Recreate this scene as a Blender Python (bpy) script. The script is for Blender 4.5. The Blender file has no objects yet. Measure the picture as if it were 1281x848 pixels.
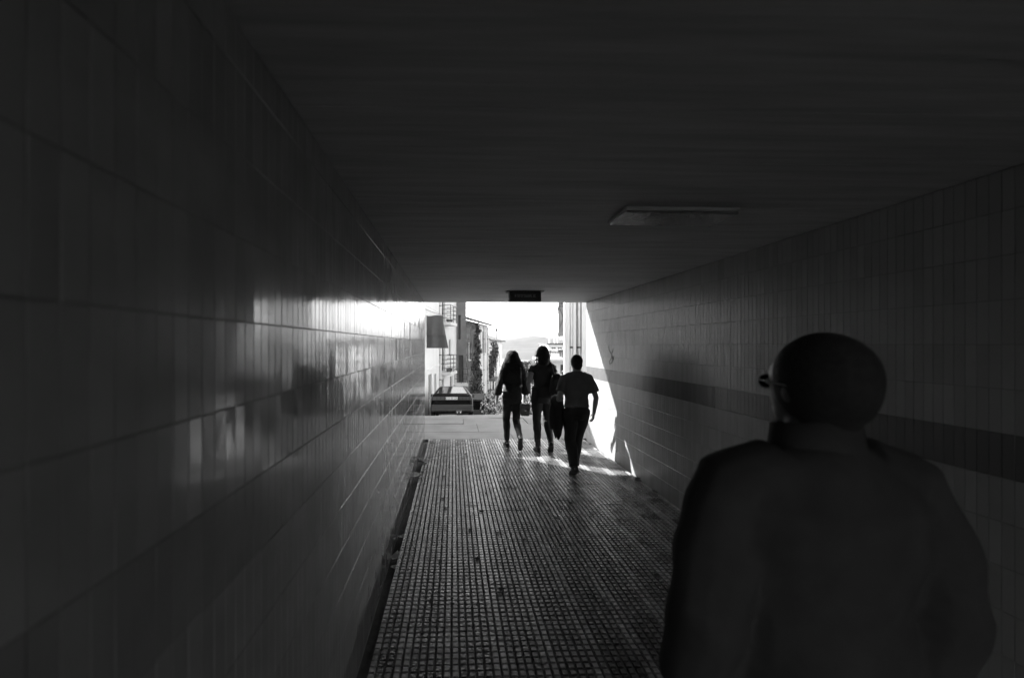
import bpy, bmesh, math, random
import numpy as np
from mathutils import Vector, Matrix, Euler
random.seed(7); rng = np.random.default_rng(7)
S = bpy.context.scene; COL = S.collection
# ------------------------------------------------------------------ camera
W_, H_ = 1281.0, 848.0
FPX, PPX, PPY, CAMZ = 513.0, 579.5, 431.0, 1.75
YAW = math.atan(12.5/513.0)
cam = bpy.data.objects.new('camera', bpy.data.cameras.new('camera')); COL.objects.link(cam)
cam.location = (0, 0, CAMZ); cam.rotation_euler = (math.pi/2, 0, -YAW)
cd = cam.data; cd.sensor_width = 36; cd.lens = 36*FPX/W_
cd.shift_x = (W_/2-PPX)/W_; cd.shift_y = (PPY-H_/2)/W_
cd.clip_start = 0.05; cd.clip_end = 40000
cd.dof.use_dof = True; cd.dof.focus_distance = 6.5; cd.dof.aperture_fstop = 1.6
S.camera = cam
# ------------------------------------------------------------------ light
SUN = Vector((1.0, -0.80, -0.964)).normalized()            # the way the light travels
EL = math.asin(-SUN.z)
AZ = math.atan2(-SUN.x, -SUN.y)                             # compass angle of the sun from +Y towards +X
wd = bpy.data.worlds.new('World'); S.world = wd; wd.use_nodes = True
nt = wd.node_tree; nt.nodes.clear()
sky = nt.nodes.new('ShaderNodeTexSky'); sky.sky_type = 'NISHITA'; sky.sun_disc = False
sky.sun_elevation = EL; sky.sun_rotation = AZ; sky.air_density = 1.0; sky.dust_density = 2.0; sky.ozone_density = 1.0
bw = nt.nodes.new('ShaderNodeRGBToBW'); bg = nt.nodes.new('ShaderNodeBackground'); wo = nt.nodes.new('ShaderNodeOutputWorld')
nt.links.new(sky.outputs[0], bw.inputs[0]); nt.links.new(bw.outputs[0], bg.inputs[0]); nt.links.new(bg.outputs[0], wo.inputs[0])
bg.inputs[1].default_value = 0.15
sl = bpy.data.lights.new('sun', 'SUN'); sl.energy = 3.6; sl.angle = math.radians(0.6); sl.color = (1, 1, 1)
so = bpy.data.objects.new('sun', sl); COL.objects.link(so); so.rotation_euler = SUN.to_track_quat('-Z', 'Y').to_euler()
vs = S.view_settings; vs.view_transform = 'Standard'; vs.look = 'None'; vs.gamma = 1.0; vs.use_curve_mapping = False
vs.exposure = 2.45
S.render.engine = 'CYCLES'; cy = S.cycles
cy.use_denoising = True; cy.max_bounces = 10; cy.diffuse_bounces = 7; cy.glossy_bounces = 4; cy.transmission_bounces = 4; cy.volume_bounces = 2
cy.sample_clamp_indirect = 8.0; cy.caustics_reflective = True; cy.caustics_refractive = False

# ------------------------------------------------------------------ helpers
def mat(name, v, rough=0.7, amt=0.15, scale=8.0, bump=0.0, bscale=40.0, metal=0.0, spec=0.5, vary=0.0, stretch=None, rvar=0.0):
    m = bpy.data.materials.new(name); m.use_nodes = True
    n = m.node_tree.nodes; l = m.node_tree.links; b = n['Principled BSDF']
    b.inputs['Roughness'].default_value = rough; b.inputs['Metallic'].default_value = metal
    b.inputs['Specular IOR Level'].default_value = spec
    tc = n.new('ShaderNodeTexCoord'); mp = n.new('ShaderNodeMapping'); l.new(tc.outputs['Object'], mp.inputs[0])
    geo = n.new('ShaderNodeNewGeometry'); l.new(geo.outputs['Position'], mp.inputs[0])
    if stretch: mp.inputs['Scale'].default_value = stretch
    tx = n.new('ShaderNodeTexNoise'); tx.inputs['Scale'].default_value = scale; tx.inputs['Detail'].default_value = 6
    l.new(mp.outputs[0], tx.inputs[0])
    mr = n.new('ShaderNodeMapRange'); mr.inputs[1].default_value = 0.3; mr.inputs[2].default_value = 0.7
    mr.inputs[3].default_value = v*(1-amt); mr.inputs[4].default_value = v*(1+amt)
    l.new(tx.outputs[0], mr.inputs[0]); out = mr.outputs[0]
    if vary:
        oi = n.new('ShaderNodeObjectInfo'); at = n.new('ShaderNodeAttribute'); at.attribute_name = 'rnd'
        ad = n.new('ShaderNodeMath'); ad.operation = 'ADD'; l.new(oi.outputs['Random'], ad.inputs[0]); l.new(at.outputs['Fac'], ad.inputs[1])
        fr = n.new('ShaderNodeMath'); fr.operation = 'FRACT'; l.new(ad.outputs[0], fr.inputs[0])
        m2 = n.new('ShaderNodeMapRange'); m2.inputs[3].default_value = 1-vary; m2.inputs[4].default_value = 1+vary
        l.new(fr.outputs[0], m2.inputs[0])
        mu = n.new('ShaderNodeMath'); mu.operation = 'MULTIPLY'; l.new(out, mu.inputs[0]); l.new(m2.outputs[0], mu.inputs[1]); out = mu.outputs[0]
    cb = n.new('ShaderNodeCombineColor')
    for k in range(3): l.new(out, cb.inputs[k])
    l.new(cb.outputs[0], b.inputs['Base Color'])
    if rvar:
        m3 = n.new('ShaderNodeMapRange'); m3.inputs[1].default_value = .3; m3.inputs[2].default_value = .7
        m3.inputs[3].default_value = max(rough-rvar, .02); m3.inputs[4].default_value = rough+rvar
        l.new(tx.outputs[0], m3.inputs[0]); l.new(m3.outputs[0], b.inputs['Roughness'])
    if bump:
        t2 = n.new('ShaderNodeTexNoise'); t2.inputs['Scale'].default_value = bscale; t2.inputs['Detail'].default_value = 4
        l.new(mp.outputs[0], t2.inputs[0])
        bp = n.new('ShaderNodeBump'); bp.inputs['Strength'].default_value = bump; bp.inputs['Distance'].default_value = 0.02
        l.new(t2.outputs[0], bp.inputs['Height']); l.new(bp.outputs[0], b.inputs['Normal'])
    return m

class MB:
    def __init__(s): s.v = []; s.f = []; s.mi = []; s.cur = 0
    def add(s, vs, fs):
        o = len(s.v); s.v += [tuple(p) for p in vs]; s.f += [tuple(i+o for i in f) for f in fs]; s.mi += [s.cur]*len(fs); return s
    def box(s, a, b, M=None):
        x0, y0, z0 = a; x1, y1, z1 = b
        vs = [(x0,y0,z0),(x1,y0,z0),(x1,y1,z0),(x0,y1,z0),(x0,y0,z1),(x1,y0,z1),(x1,y1,z1),(x0,y1,z1)]
        if M is not None: vs = [M @ Vector(p) for p in vs]
        return s.add(vs, [(0,3,2,1),(4,5,6,7),(0,1,5,4),(1,2,6,5),(2,3,7,6),(3,0,4,7)])
    def chbox(s, a, b, c, M=None):                          # box with all edges chamfered
        bm = bmesh.new(); bmesh.ops.create_cube(bm, size=1)
        for q in bm.verts: q.co = Vector([(a[k]+b[k])/2+q.co[k]*(b[k]-a[k]) for k in range(3)])
        bmesh.ops.bevel(bm, geom=bm.edges[:], offset=c, segments=1, affect='EDGES')
        if M is not None: bm.transform(M)
        bm.verts.index_update(); s.add([q.co[:] for q in bm.verts], [[q.index for q in f.verts] for f in bm.faces]); bm.free(); return s
    def tube(s, pts, n=10, cap=True, side=None):            # pts: (x,y,z,rx[,ry])
        P = [Vector(p[:3]) for p in pts]; rings = []; ref = Vector(side) if side else Vector((1,0,0))
        N = len(P)
        for i in range(N):
            t = (P[min(i+1,N-1)]-P[max(i-1,0)]).normalized()
            sd = ref - t*ref.dot(t)
            if sd.length < 0.15: sd = Vector((0,1,0)); sd = sd - t*sd.dot(t)
            sd.normalize(); u = t.cross(sd)
            rx = pts[i][3]; ry = pts[i][4] if len(pts[i]) > 4 else rx
            rings.append([P[i]+sd*(rx*math.cos(2*math.pi*k/n))+u*(ry*math.sin(2*math.pi*k/n)) for k in range(n)])
        vs = [q for r in rings for q in r]; fs = []
        for i in range(N-1):
            for k in range(n): fs.append((i*n+k, i*n+(k+1)%n, (i+1)*n+(k+1)%n, (i+1)*n+k))
        if cap: fs += [tuple(range(n-1,-1,-1)), tuple((N-1)*n+k for k in range(n))]
        return s.add(vs, fs)
    def ball(s, c, r, n=12, m=8, M=None):
        c = Vector(c); r = Vector(r if hasattr(r, '__len__') else (r,r,r)); vs = [(0,0,1)]; fs = []
        for i in range(1, m):
            a = math.pi*i/m
            for k in range(n): b = 2*math.pi*k/n; vs.append((math.sin(a)*math.cos(b), math.sin(a)*math.sin(b), math.cos(a)))
        vs.append((0,0,-1))
        for k in range(n): fs.append((0, 1+k, 1+(k+1)%n)); fs.append((len(vs)-1, 1+(m-2)*n+(k+1)%n, 1+(m-2)*n+k))
        for i in range(m-2):
            for k in range(n): fs.append((1+i*n+k, 1+(i+1)*n+k, 1+(i+1)*n+(k+1)%n, 1+i*n+(k+1)%n))
        out = []
        for p in vs:
            q = Vector((p[0]*r.x, p[1]*r.y, p[2]*r.z))
            if M is not None: q = M @ q
            out.append(c+q)
        return s.add(out, fs)
    def mesh(s, name, smooth=False):
        me = bpy.data.meshes.new(name); me.from_pydata(s.v, [], s.f)
        if smooth: me.polygons.foreach_set('use_smooth', [True]*len(s.f))
        if any(s.mi): me.polygons.foreach_set('material_index', s.mi)
        me.update(); return me
    def build(s, name, m, parent=None, loc=None, smooth=False, kind=None, rnd=None):
        me = s.mesh(name, smooth)
        for q in (m if isinstance(m, (list, tuple)) else [m]): me.materials.append(q)
        return put(name, me, parent, loc, kind)
def put(name, me, parent=None, loc=None, kind=None, rot=None):
    o = bpy.data.objects.new(name, me); COL.objects.link(o)
    if parent: o.parent = parent
    if loc is not None: o.location = loc
    if rot is not None: o.rotation_euler = rot
    if kind: o['kind'] = kind
    return o
def tag(o, label, cat, group=None):
    o['label'] = label; o['category'] = cat
    if group: o['group'] = group
    return o
def thing(name, label, cat, loc=(0,0,0), rz=0, group=None):
    return tag(put(name, None, None, loc, None, (0,0,rz)), label, cat, group)
def ray(x, y):
    fw = Vector((math.sin(YAW), math.cos(YAW), 0)); rt = Vector((math.cos(YAW), -math.sin(YAW), 0))
    return fw + rt*((x-PPX)/FPX) - Vector((0,0,1))*((y-PPY)/FPX)
def at(x, y, Y):
    d = ray(x, y); return Vector((0,0,CAMZ)) + d*(Y/d.y)
def onfloor(x, y, z=0.0):
    d = ray(x, y); return Vector((0,0,CAMZ)) + d*((z-CAMZ)/d.z)
def proj(P):
    fw = Vector((math.sin(YAW), math.cos(YAW), 0)); rt = Vector((math.cos(YAW), -math.sin(YAW), 0))
    v = Vector(P)-Vector((0,0,CAMZ)); k = v.dot(fw)
    return (PPX+FPX*v.dot(rt)/k, PPY-FPX*v.z/k, k)

# ------------------------------------------------------------------ materials
M_tile = mat('glazed_pale_tile', 0.28, 0.125, 0.10, 6.0, bump=0.02, bscale=30, vary=0.06, rvar=0.04, spec=1.0)
M_band = mat('glazed_dark_tile', 0.15, 0.15, 0.10, 6.0, bump=0.02, bscale=30, vary=0.08, rvar=0.04, spec=0.85)
M_tile2 = mat('worn_pale_tile', 0.29, 0.24, 0.05, 5.0, bump=0.02, bscale=30, vary=0.08, rvar=0.015)
M_band2 = mat('worn_dark_tile', 0.115, 0.24, 0.05, 5.0, bump=0.02, bscale=30, vary=0.10, rvar=0.015)
M_band = mat('glazed_mid_tile', 0.235, 0.14, 0.10, 6.0, bump=0.02, bscale=30, vary=0.06, rvar=0.04, spec=0.85)
M_grout = mat('grout', 0.20, 0.9, 0.15, 20)
M_conc = mat('board_marked_concrete', 0.45, 0.85, 0.16, 3.0, bump=0.18, bscale=14, stretch=(0.5, 9, 1))
M_paver = mat('cement_paver', 0.115, 0.28, 0.5, 4.0, bump=0.25, bscale=60, vary=0.35, rvar=0.12)
M_pbed = mat('paver_bed_dirt', 0.06, 0.85, 0.3, 30, bump=0.3, bscale=80)
M_slab = mat('forecourt_stone', 0.105, 0.65, 0.25, 2.0, bump=0.3, bscale=25, vary=0.14)
M_street = mat('street_setts', 0.15, 0.7, 0.25, 3.0, bump=0.5, bscale=12)
M_soil = mat('ground_earth', 0.12, 0.95, 0.4, 0.05)
M_hill = mat('wooded_hills', 0.04, 0.95, 0.3, 0.004)
M_white = mat('white_render', 0.62, 0.85, 0.07, 1.2, bump=0.1, bscale=20)
M_cream = mat('pale_render', 0.60, 0.85, 0.14, 1.0, bump=0.12, bscale=18)
M_grey = mat('grey_render', 0.14, 0.85, 0.15, 1.5, bump=0.12, bscale=18)
M_dark = mat('dark_opening_wood', 0.035, 0.6, 0.2, 6)
M_trim = mat('pale_trim', 0.62, 0.6, 0.08, 5)
M_shut = mat('painted_shutter', 0.16, 0.6, 0.12, 6)
M_glass = mat('window_glass', 0.03, 0.05, 0.05, 3)
M_tint = mat('reflective_car_glass', 0.03, 0.04, 0.05, 3, spec=1.0)
M_tint.node_tree.nodes['Principled BSDF'].inputs['IOR'].default_value = 2.1
M_iron = mat('black_iron', 0.03, 0.5, 0.2, 10)
M_metal = mat('galvanised_metal', 0.45, 0.4, 0.1, 8, metal=0.7)
M_pipe = mat('pale_pvc_pipe', 0.55, 0.4, 0.08, 6)
M_roof = mat('clay_roof', 0.085, 0.85, 0.3, 4)
M_leaf = mat('leaf', 0.055, 0.55, 0.5, 3.0, vary=0.4)
M_leaf2 = mat('ivy_leaf', 0.05, 0.55, 0.5, 3.0)
M_petal = mat('pale_petal', 0.60, 0.6, 0.25, 9.0)
M_bark = mat('bark', 0.07, 0.9, 0.3, 9, bump=0.3)
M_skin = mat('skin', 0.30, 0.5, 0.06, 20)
M_skin2 = mat('skin_painted_shade', 0.085, 0.5, 0.06, 20)  # shade put into the colour: near figure's skin darkened to look unlit
M_coat = mat('dark_grey_wool', 0.055, 0.95, 0.12, 12, bump=0.25, bscale=16, spec=0.1)
M_hair2 = mat('grey_brown_hair', 0.036, 0.7, 0.2, 60, spec=0.1)
M_hair = mat('dark_hair', 0.02, 0.55, 0.3, 60, spec=0.25)
M_cloth = mat('black_cloth', 0.028, 0.85, 0.2, 12, bump=0.35, bscale=16)
M_cloth2 = mat('charcoal_cloth', 0.034, 0.85, 0.2, 12, bump=0.35, bscale=16)
M_shirt = mat('grey_cotton', 0.11, 0.85, 0.12, 12, bump=0.3, bscale=14)
M_leather = mat('black_leather', 0.022, 0.4, 0.2, 12, bump=0.15, bscale=40)
M_sole = mat('rubber_sole', 0.06, 0.7, 0.2, 20)
M_bag = mat('tan_bag_leather', 0.14, 0.45, 0.25, 25, bump=0.25, bscale=30)
M_paint = mat('dark_car_paint', 0.006, 0.2, 0.1, 3, spec=0.05)
M_paint2 = mat('black_car_paint', 0.005, 0.2, 0.1, 3, spec=0.05)
M_plastic = mat('black_plastic', 0.025, 0.45, 0.1, 10)
M_tyre = mat('tyre_rubber', 0.02, 0.8, 0.1, 10)
M_chrome = mat('chrome', 0.75, 0.15, 0.03, 5, metal=1.0)
M_lens = mat('dark_lens', 0.05, 0.15, 0.1, 5)
M_plate = mat('number_plate', 0.6, 0.4, 0.05, 8)
M_ink = mat('black_ink', 0.02, 0.6, 0.05, 5)
M_cover = mat('polished_lamp_cover', 0.16, 0.07, 0.2, 30, spec=1.0)
M_cover.node_tree.nodes['Principled BSDF'].inputs['IOR'].default_value = 1.9
M_blanket = mat('grey_blanket', 0.065, 0.9, 0.1, 5, bump=0.2, bscale=20)
M_paper = mat('paper', 0.55, 0.8, 0.2, 30)
M_dry = mat('dry_leaf', 0.05, 0.8, 0.35, 30)
M_scrawl = mat('marker_scrawl', 0.07, 0.6, 0.3, 40)
def stone_mat():
    m = bpy.data.materials.new('rubble_stone'); m.use_nodes = True; n = m.node_tree.nodes; l = m.node_tree.links; b = n['Principled BSDF']
    b.inputs['Roughness'].default_value = .9
    g = n.new('ShaderNodeNewGeometry'); v = n.new('ShaderNodeTexVoronoi'); v.inputs['Scale'].default_value = 2.6; l.new(g.outputs['Position'], v.inputs['Vector'])
    e = n.new('ShaderNodeTexVoronoi'); e.feature = 'DISTANCE_TO_EDGE'; e.inputs['Scale'].default_value = 2.6; l.new(g.outputs['Position'], e.inputs['Vector'])
    bwn = n.new('ShaderNodeRGBToBW'); l.new(v.outputs['Color'], bwn.inputs[0])
    mr = n.new('ShaderNodeMapRange'); mr.inputs[3].default_value = .01; mr.inputs[4].default_value = .17; l.new(bwn.outputs[0], mr.inputs[0])
    cb = n.new('ShaderNodeCombineColor'); [l.new(mr.outputs[0], cb.inputs[k]) for k in range(3)]
    l.new(cb.outputs[0], b.inputs['Base Color'])
    m2 = n.new('ShaderNodeMapRange'); m2.inputs[2].default_value = .12; l.new(e.outputs[0], m2.inputs[0])
    bp = n.new('ShaderNodeBump'); bp.inputs['Strength'].default_value = .9; bp.inputs['Distance'].default_value = .06
    l.new(m2.outputs[0], bp.inputs['Height']); l.new(bp.outputs[0], b.inputs['Normal'])
    return m
M_stone = stone_mat()

# ------------------------------------------------------------------ tunnel
XL, XR, ZC, YE, YB = -0.52, 2.45, 2.53, 7.55, -4.6
def struct(name, mb, m, **k): return mb.build(name, m, kind='structure', **k)
wl = struct('wall_left', MB().box((XL-0.9, YB, -0.25), (XL-0.003, YE, ZC-0.002)), M_grout)
wr = struct('wall_right', MB().box((XR+0.006, YB, -0.25), (XR+0.9, YE-0.05, ZC-0.002)), M_grout)
def tile_mesh(name, w, h, m):
    d, c = 0.010, 0.0009; x, z = w/2, h/2
    vs = [(0,-x,-z),(0,x,-z),(0,x,z),(0,-x,z)]
    vs += [(d-c,p[1],p[2]) for p in vs[:4]]
    vs += [(d,math.copysign(x-c,p[1]),math.copysign(z-c,p[2])) for p in vs[:4]]
    mb = MB().add(vs, [(i,(i+1)%4,4+(i+1)%4,4+i) for i in range(4)]+[(4+i,4+(i+1)%4,8+(i+1)%4,8+i) for i in range(4)]+[(8,9,10,11)])
    me = mb.mesh(name); me.materials.append(m); return me
def tile_wall(parent, X, face, zjoint, pitch_z, dark_z, yend, near_box, mt, md):
    """face=+1: tiles look towards +X. Pieces that show largest become objects, the rest one mesh."""
    py = 0.0437; cells = []; gap_y, gap_z = 0.0015, 0.003
    k0 = int(math.floor((0-zjoint)/pitch_z)); k = k0
    while zjoint+k*pitch_z < ZC-0.004:
        z0 = zjoint+k*pitch_z; z1 = min(z0+pitch_z, ZC-0.003); y = yend-0.001
        jig = random.uniform(0, py)
        first = True
        while y > -2.5:
            w = (py - jig*0.0)
            cells.append((y-py, y, z0, z1)); y -= py
        k += 1
    info = []
    for c in cells:
        yc = (c[0]+c[1])/2; zc = (c[2]+c[3])/2; vis = 0
        if yc > 0.15:
            a = proj((X, c[0], c[2])); b = proj((X, c[1], c[3])); q = proj((X, yc, zc))
            if 4 < q[0] < W_-4 and 4 < q[1] < H_-4 and not (near_box and near_box[0] < q[0] < near_box[1] and q[1] > near_box[2]):
                vis = abs(a[0]-b[0])*abs(a[1]-b[1])
        info.append(vis)
    order = sorted(range(len(cells)), key=lambda i: -info[i])
    single = set(i for i in order[:300] if info[i] > 0)
    lib = {}; V = []; Fc = []; mi = []; rn = []
    for i, c in enumerate(cells):
        yc = (c[0]+c[1])/2; zc = (c[2]+c[3])/2; dark = 1 if abs(zc-dark_z) < pitch_z*0.5 else 0
        w = round(c[1]-c[0]-gap_y, 4); h = round(c[3]-c[2]-gap_z, 4)
        key = (w, h, dark)
        if key not in lib: lib[key] = tile_mesh('tile', w, h, md if dark else mt)
        me = lib[key]
        R = Euler((random.gauss(0, .0012), random.gauss(0, .002), random.gauss(0, .009) + (0 if face > 0 else math.pi)))
        loc = Vector((X-face*(0.010+abs(random.gauss(0, .0004))), yc, zc))
        if i in single: put('tile', me, parent, loc, None, R)
        else:
            Mx = Matrix.Translation(loc) @ R.to_matrix().to_4x4(); o = len(V)
            V += [tuple(Mx @ q.co) for q in me.vertices]
            for p in me.polygons: Fc.append([o+j for j in p.vertices]); mi.append(dark)
            rn += [random.random()]*len(me.polygons)
    me = bpy.data.meshes.new('wall_tiles'); me.from_pydata(V, [], Fc); me.materials.append(mt); me.materials.append(md)
    me.polygons.foreach_set('material_index', mi)
    me.attributes.new('rnd', 'FLOAT', 'FACE').data.foreach_set('value', rn)
    put('wall_tiles', me, parent, None, 'stuff')
tile_wall(wl, XL, 1, 1.806, 0.203, 1.30, YE, None, M_tile, M_band)
tile_wall(wr, XR, -1, 1.75, 0.198, 1.253, YE-0.05, (830, 1230, 440), M_tile2, M_band2)
# ceiling: boards' imprint in the concrete, one slab with strips a few millimetres apart
mb = MB(); y = YB
while y < YE-0.16:
    w = random.uniform(0.11, 0.17); dz = random.uniform(0, .0025); ya = min(y+w, YE-0.09)
    mb.box((XL-0.9, y, ZC+dz), (XR+0.9, ya-0.0015, ZC+0.10)); y = ya
mb.box((XL-0.9, YB, ZC+0.08), (XR+0.9, YE-0.091, ZC+0.55))
mb.box((XL-0.9, YE-0.088, ZC), (XR+0.9, YE+0.02, ZC+0.95))
struct('ceiling', mb, M_conc)
struct('embankment', MB().box((-16, YB+0.3, -0.25), (XL-0.905, YE-0.3, 4.2)).box((XR+0.905, YB+0.3, -0.25), (16, YE-0.3, 4.2)), M_conc)
# floor bed, gutter and pavers
fl = struct('tunnel_floor', MB().box((XL-0.004, YB, -0.30), (-0.462, 7.60, -0.055)).box((-0.461, YB, -0.30), (XR+0.004, 7.60, -0.024)), M_pbed)
def paver_mesh(nx, ny=3):
    p, q = 0.045, 0.0435; w, h = nx*p, ny*q; mb = MB()
    mb.cur = 2; mb.box((0.001, 0.001, -0.03), (w-0.001, h-0.001, -0.009)); mb.cur = 0
    for i in range(nx):
        for j in range(ny):
            cx, cyy = (i+.5)*p, (j+.5)*q; a, b = 0.0172, 0.0142; t = 0.0 if 0 < i < nx-1 else 0.0008
            vs = [(cx-a,cyy-a,-.009),(cx+a,cyy-a,-.009),(cx+a,cyy+a,-.009),(cx-a,cyy+a,-.009),
                  (cx-b,cyy-b,t),(cx+b,cyy-b,t),(cx+b,cyy+b,t),(cx-b,cyy+b,t)]
            mb.cur = 1 if (i == 0 or i == nx-1) else 0
            mb.add(vs, [(0,1,5,4),(1,2,6,5),(2,3,7,6),(3,0,4,7),(4,5,6,7)]); mb.cur = 0
    me = mb.mesh('paver'); me.materials.append(M_paver); me.materials.append(M_paver_edge); me.materials.append(M_pbed); return me
M_paver_edge = mat('cement_paver_worn_edge', 0.30, 0.24, 0.30, 5.0, bump=0.2, bscale=60, vary=0.2, rvar=0.10)
P6, P4 = paver_mesh(6), paver_mesh(4)
rows = []; y = 2.639 - 0.1305*30
while y + 0.1305 < 7.60: rows.append(y); y += 0.1305
cand = []
for yr in rows:
    cand.append((yr, -0.46, P4))
    for i in range(-1, 9): cand.append((yr, -0.01+0.27*i, P6))
vis = []
for c in cand:
    q = proj((c[1]+.13, c[0]+.065, 0)) if c[0] > .3 else (0, 9999, 1)
    vis.append(1/q[2] if (8 < q[0] < W_-8 and q[1] < H_-3 and not (q[0] > 835)) else 0)
keep = set(i for i in sorted(range(len(cand)), key=lambda i: -vis[i])[:300] if vis[i] > 0)
V = []; Fc = []; mi = []; rn = []
for i, (yr, xr, me) in enumerate(cand):
    loc = Vector((xr, yr, -abs(random.gauss(0, .0012)))); R = Euler((random.gauss(0, .008), random.gauss(0, .006), random.gauss(0, .002)))
    if i in keep: put('paver', me, fl, loc, None, R)
    else:
        Mx = Matrix.Translation(loc) @ R.to_matrix().to_4x4(); o = len(V); V += [tuple(Mx @ q.co) for q in me.vertices]
        r_ = random.random()
        for p in me.polygons: Fc.append([o+j for j in p.vertices]); mi.append(p.material_index); rn.append(r_)
me = bpy.data.meshes.new('pavers'); me.from_pydata(V, [], Fc); me.materials.append(M_paver); me.materials.append(M_paver_edge); me.materials.append(M_pbed)
me.polygons.foreach_set('material_index', mi); me.attributes.new('rnd', 'FLOAT', 'FACE').data.foreach_set('value', rn)
put('paver_field', me, fl, None, 'stuff')

# ------------------------------------------------------------------ ground, forecourt, street, hills, haze
YC, SLOPE = 9.75, 0.20
def gz(Y):
    if Y < YC: return 0.0
    d = Y-YC
    z = -SLOPE*min(d, 55)
    if d < 1.2: z = -SLOPE*d*d/2.4
    else: z += SLOPE*0.6
    if d > 55: z -= 0.10*min(d-55, 150)
    if d > 205: z -= 0.05*min(d-205, 700)
    return z
ys = [-400,-60,-9,YB]+[YB+2*k for k in range(1, 9)]+[9.7]+[9.75+.3*k for k in range(0, 9)]+[13+2*k for k in range(26)]+[68,80,100,140,200,300,450,700,950,1500,2600,4000,7000]
xs = [-7000,-2500,-800,-300,-100,-40,-16,-8,-4,-1,2,5,9,16,40,100,300,800,2500,7000]
mb = MB(); vv = []
for Y in ys:
    for X in xs:
        z = gz(Y)-0.06-(0.35 if YB-.1 <= Y <= 7.6 else 0)
        if Y > 60: z += 4*math.sin(X*.013+Y*.021)*min(1, (Y-60)/200) 
        vv.append((X, Y, z))
n_ = len(xs); mb.add(vv, [(j*n_+i, j*n_+i+1, (j+1)*n_+i+1, (j+1)*n_+i) for j in range(len(ys)-1) for i in range(n_-1)])
struct('ground', mb, M_soil, smooth=True)
struct('approach_pavement', MB().box((-6, -60, -0.3), (8, YB-0.01, -0.004)), M_slab)
fc = struct('forecourt', MB().box((-7, 7.605, -0.3), (9, YC+0.02, -0.022)), M_pbed)
yr = 7.612
for dep in (0.62, 0.83, 0.69):
    x = -5.0+random.uniform(0, .5)
    while x < 8.0:
        w = random.uniform(1.1, 2.1)
        mb = MB().chbox((0, 0, -0.05), (w-0.006, dep-0.007, 0), 0.004)
        mb.build('flagstone', M_slab, fc, (x, yr, random.uniform(-.004, .002))).rotation_euler = (random.gauss(0, .002), random.gauss(0, .003), 0)
        x += w
    yr += dep
# the street drops away and bends to the right
def street_x(Y): return (0.06*(Y-9.7) if Y < 22 else 0.74+0.24*(Y-22))
mb = MB(); vv = []; st = [YC+.02+.3*k for k in range(7)]+[12+1.5*k for k in range(36)]
for Y in st:
    c = street_x(Y)
    for dx in (-1.6, -.5, 1.2, 3.0, 4.6): vv.append((c+dx, Y, gz(Y)-0.012+0.03*math.sin(dx*1.7)*0.5))
mb.add(vv, [(j*5+i, j*5+i+1, (j+1)*5+i+1, (j+1)*5+i) for j in range(len(st)-1) for i in range(4)])
struct('street', mb, M_street, smooth=True)
def ridge(name, D, base, prof, depth, seed):
    r = random.Random(seed); mb = MB(); vv = []; nx, ny = 70, 8
    for j in range(ny+1):
        for i in range(nx+1):
            px = -400+2200*i/nx; X = (px-567)/513*D
            h = prof(px) + (r.random()-.5)*1.2
            v = j/ny
            z = base + (CAMZ+h*D/513-base)*math.sin(v*math.pi*.5)**1.2
            vv.append((X+(r.random()-.5)*20, D-depth*(1-v), z))
    mb.add(vv, [(j*(nx+1)+i, j*(nx+1)+i+1, (j+1)*(nx+1)+i+1, (j+1)*(nx+1)+i) for j in range(ny) for i in range(nx)])
    return struct(name, mb, M_hill, smooth=True)
ridge('hills', 5200, -62, lambda p: 5.5+4.5*math.exp(-((p-668)/26)**2)+1.2*math.sin(p*.05)+4*math.sin(p*.006+1)**2*(abs(p-660) > 90), 1500, 3)
ridge('foothills', 2600, -62, lambda p: -6.5+2.0*math.sin(p*.03)+1.2*math.sin(p*.011+2), 900, 5)
hz = MB().box((-8000, -1200, -130), (8000, 7200, 170)).build('haze', bpy.data.materials.new('haze'), kind='stuff')
hm = hz.data.materials[0]; hm.use_nodes = True; hn = hm.node_tree.nodes; hn.clear()
pv = hn.new('ShaderNodeVolumePrincipled'); ho = hn.new('ShaderNodeOutputMaterial'); hm.node_tree.links.new(pv.outputs[0], ho.inputs['Volume'])
pv.inputs['Color'].default_value = (.95, .95, .95, 1); pv.inputs['Density'].default_value = 0.000011; pv.inputs['Anisotropy'].default_value = 0.2

# ------------------------------------------------------------------ houses
def frame2(A, d):                                            # s along the facade, n outwards, z up
    d = Vector((d[0], d[1], 0)).normalized(); n = Vector((d.y, -d.x, 0))
    return Matrix(((d.x, n.x, 0, A[0]), (d.y, n.y, 0, A[1]), (0, 0, 1, 0), (0, 0, 0, 1)))
def facade(mb, M, L, z0, z1, holes, t=0.25):
    ss = sorted(set([0, L]+[h[0] for h in holes]+[h[1] for h in holes])); zs = sorted(set([z0, z1]+[h[2] for h in holes]+[h[3] for h in holes]))
    for a, b in zip(ss, ss[1:]):
        for c, d in zip(zs, zs[1:]):
            if any(h[0] < (a+b)/2 < h[1] and h[2] < (c+d)/2 < h[3] for h in holes): continue
            mb.add([M @ Vector(p) for p in ((a,0,c),(b,0,c),(b,0,d),(a,0,d))], [(0,1,2,3)])
    for h in holes:
        a, b, c, d = h[:4]; P = [(a,c),(b,c),(b,d),(a,d)]
        for i in range(4):
            p, q = P[i], P[(i+1)%4]
            mb.add([M @ Vector(v) for v in ((p[0],0,p[1]),(q[0],0,q[1]),(q[0],-t,q[1]),(p[0],-t,p[1]))], [(0,3,2,1)])
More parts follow.
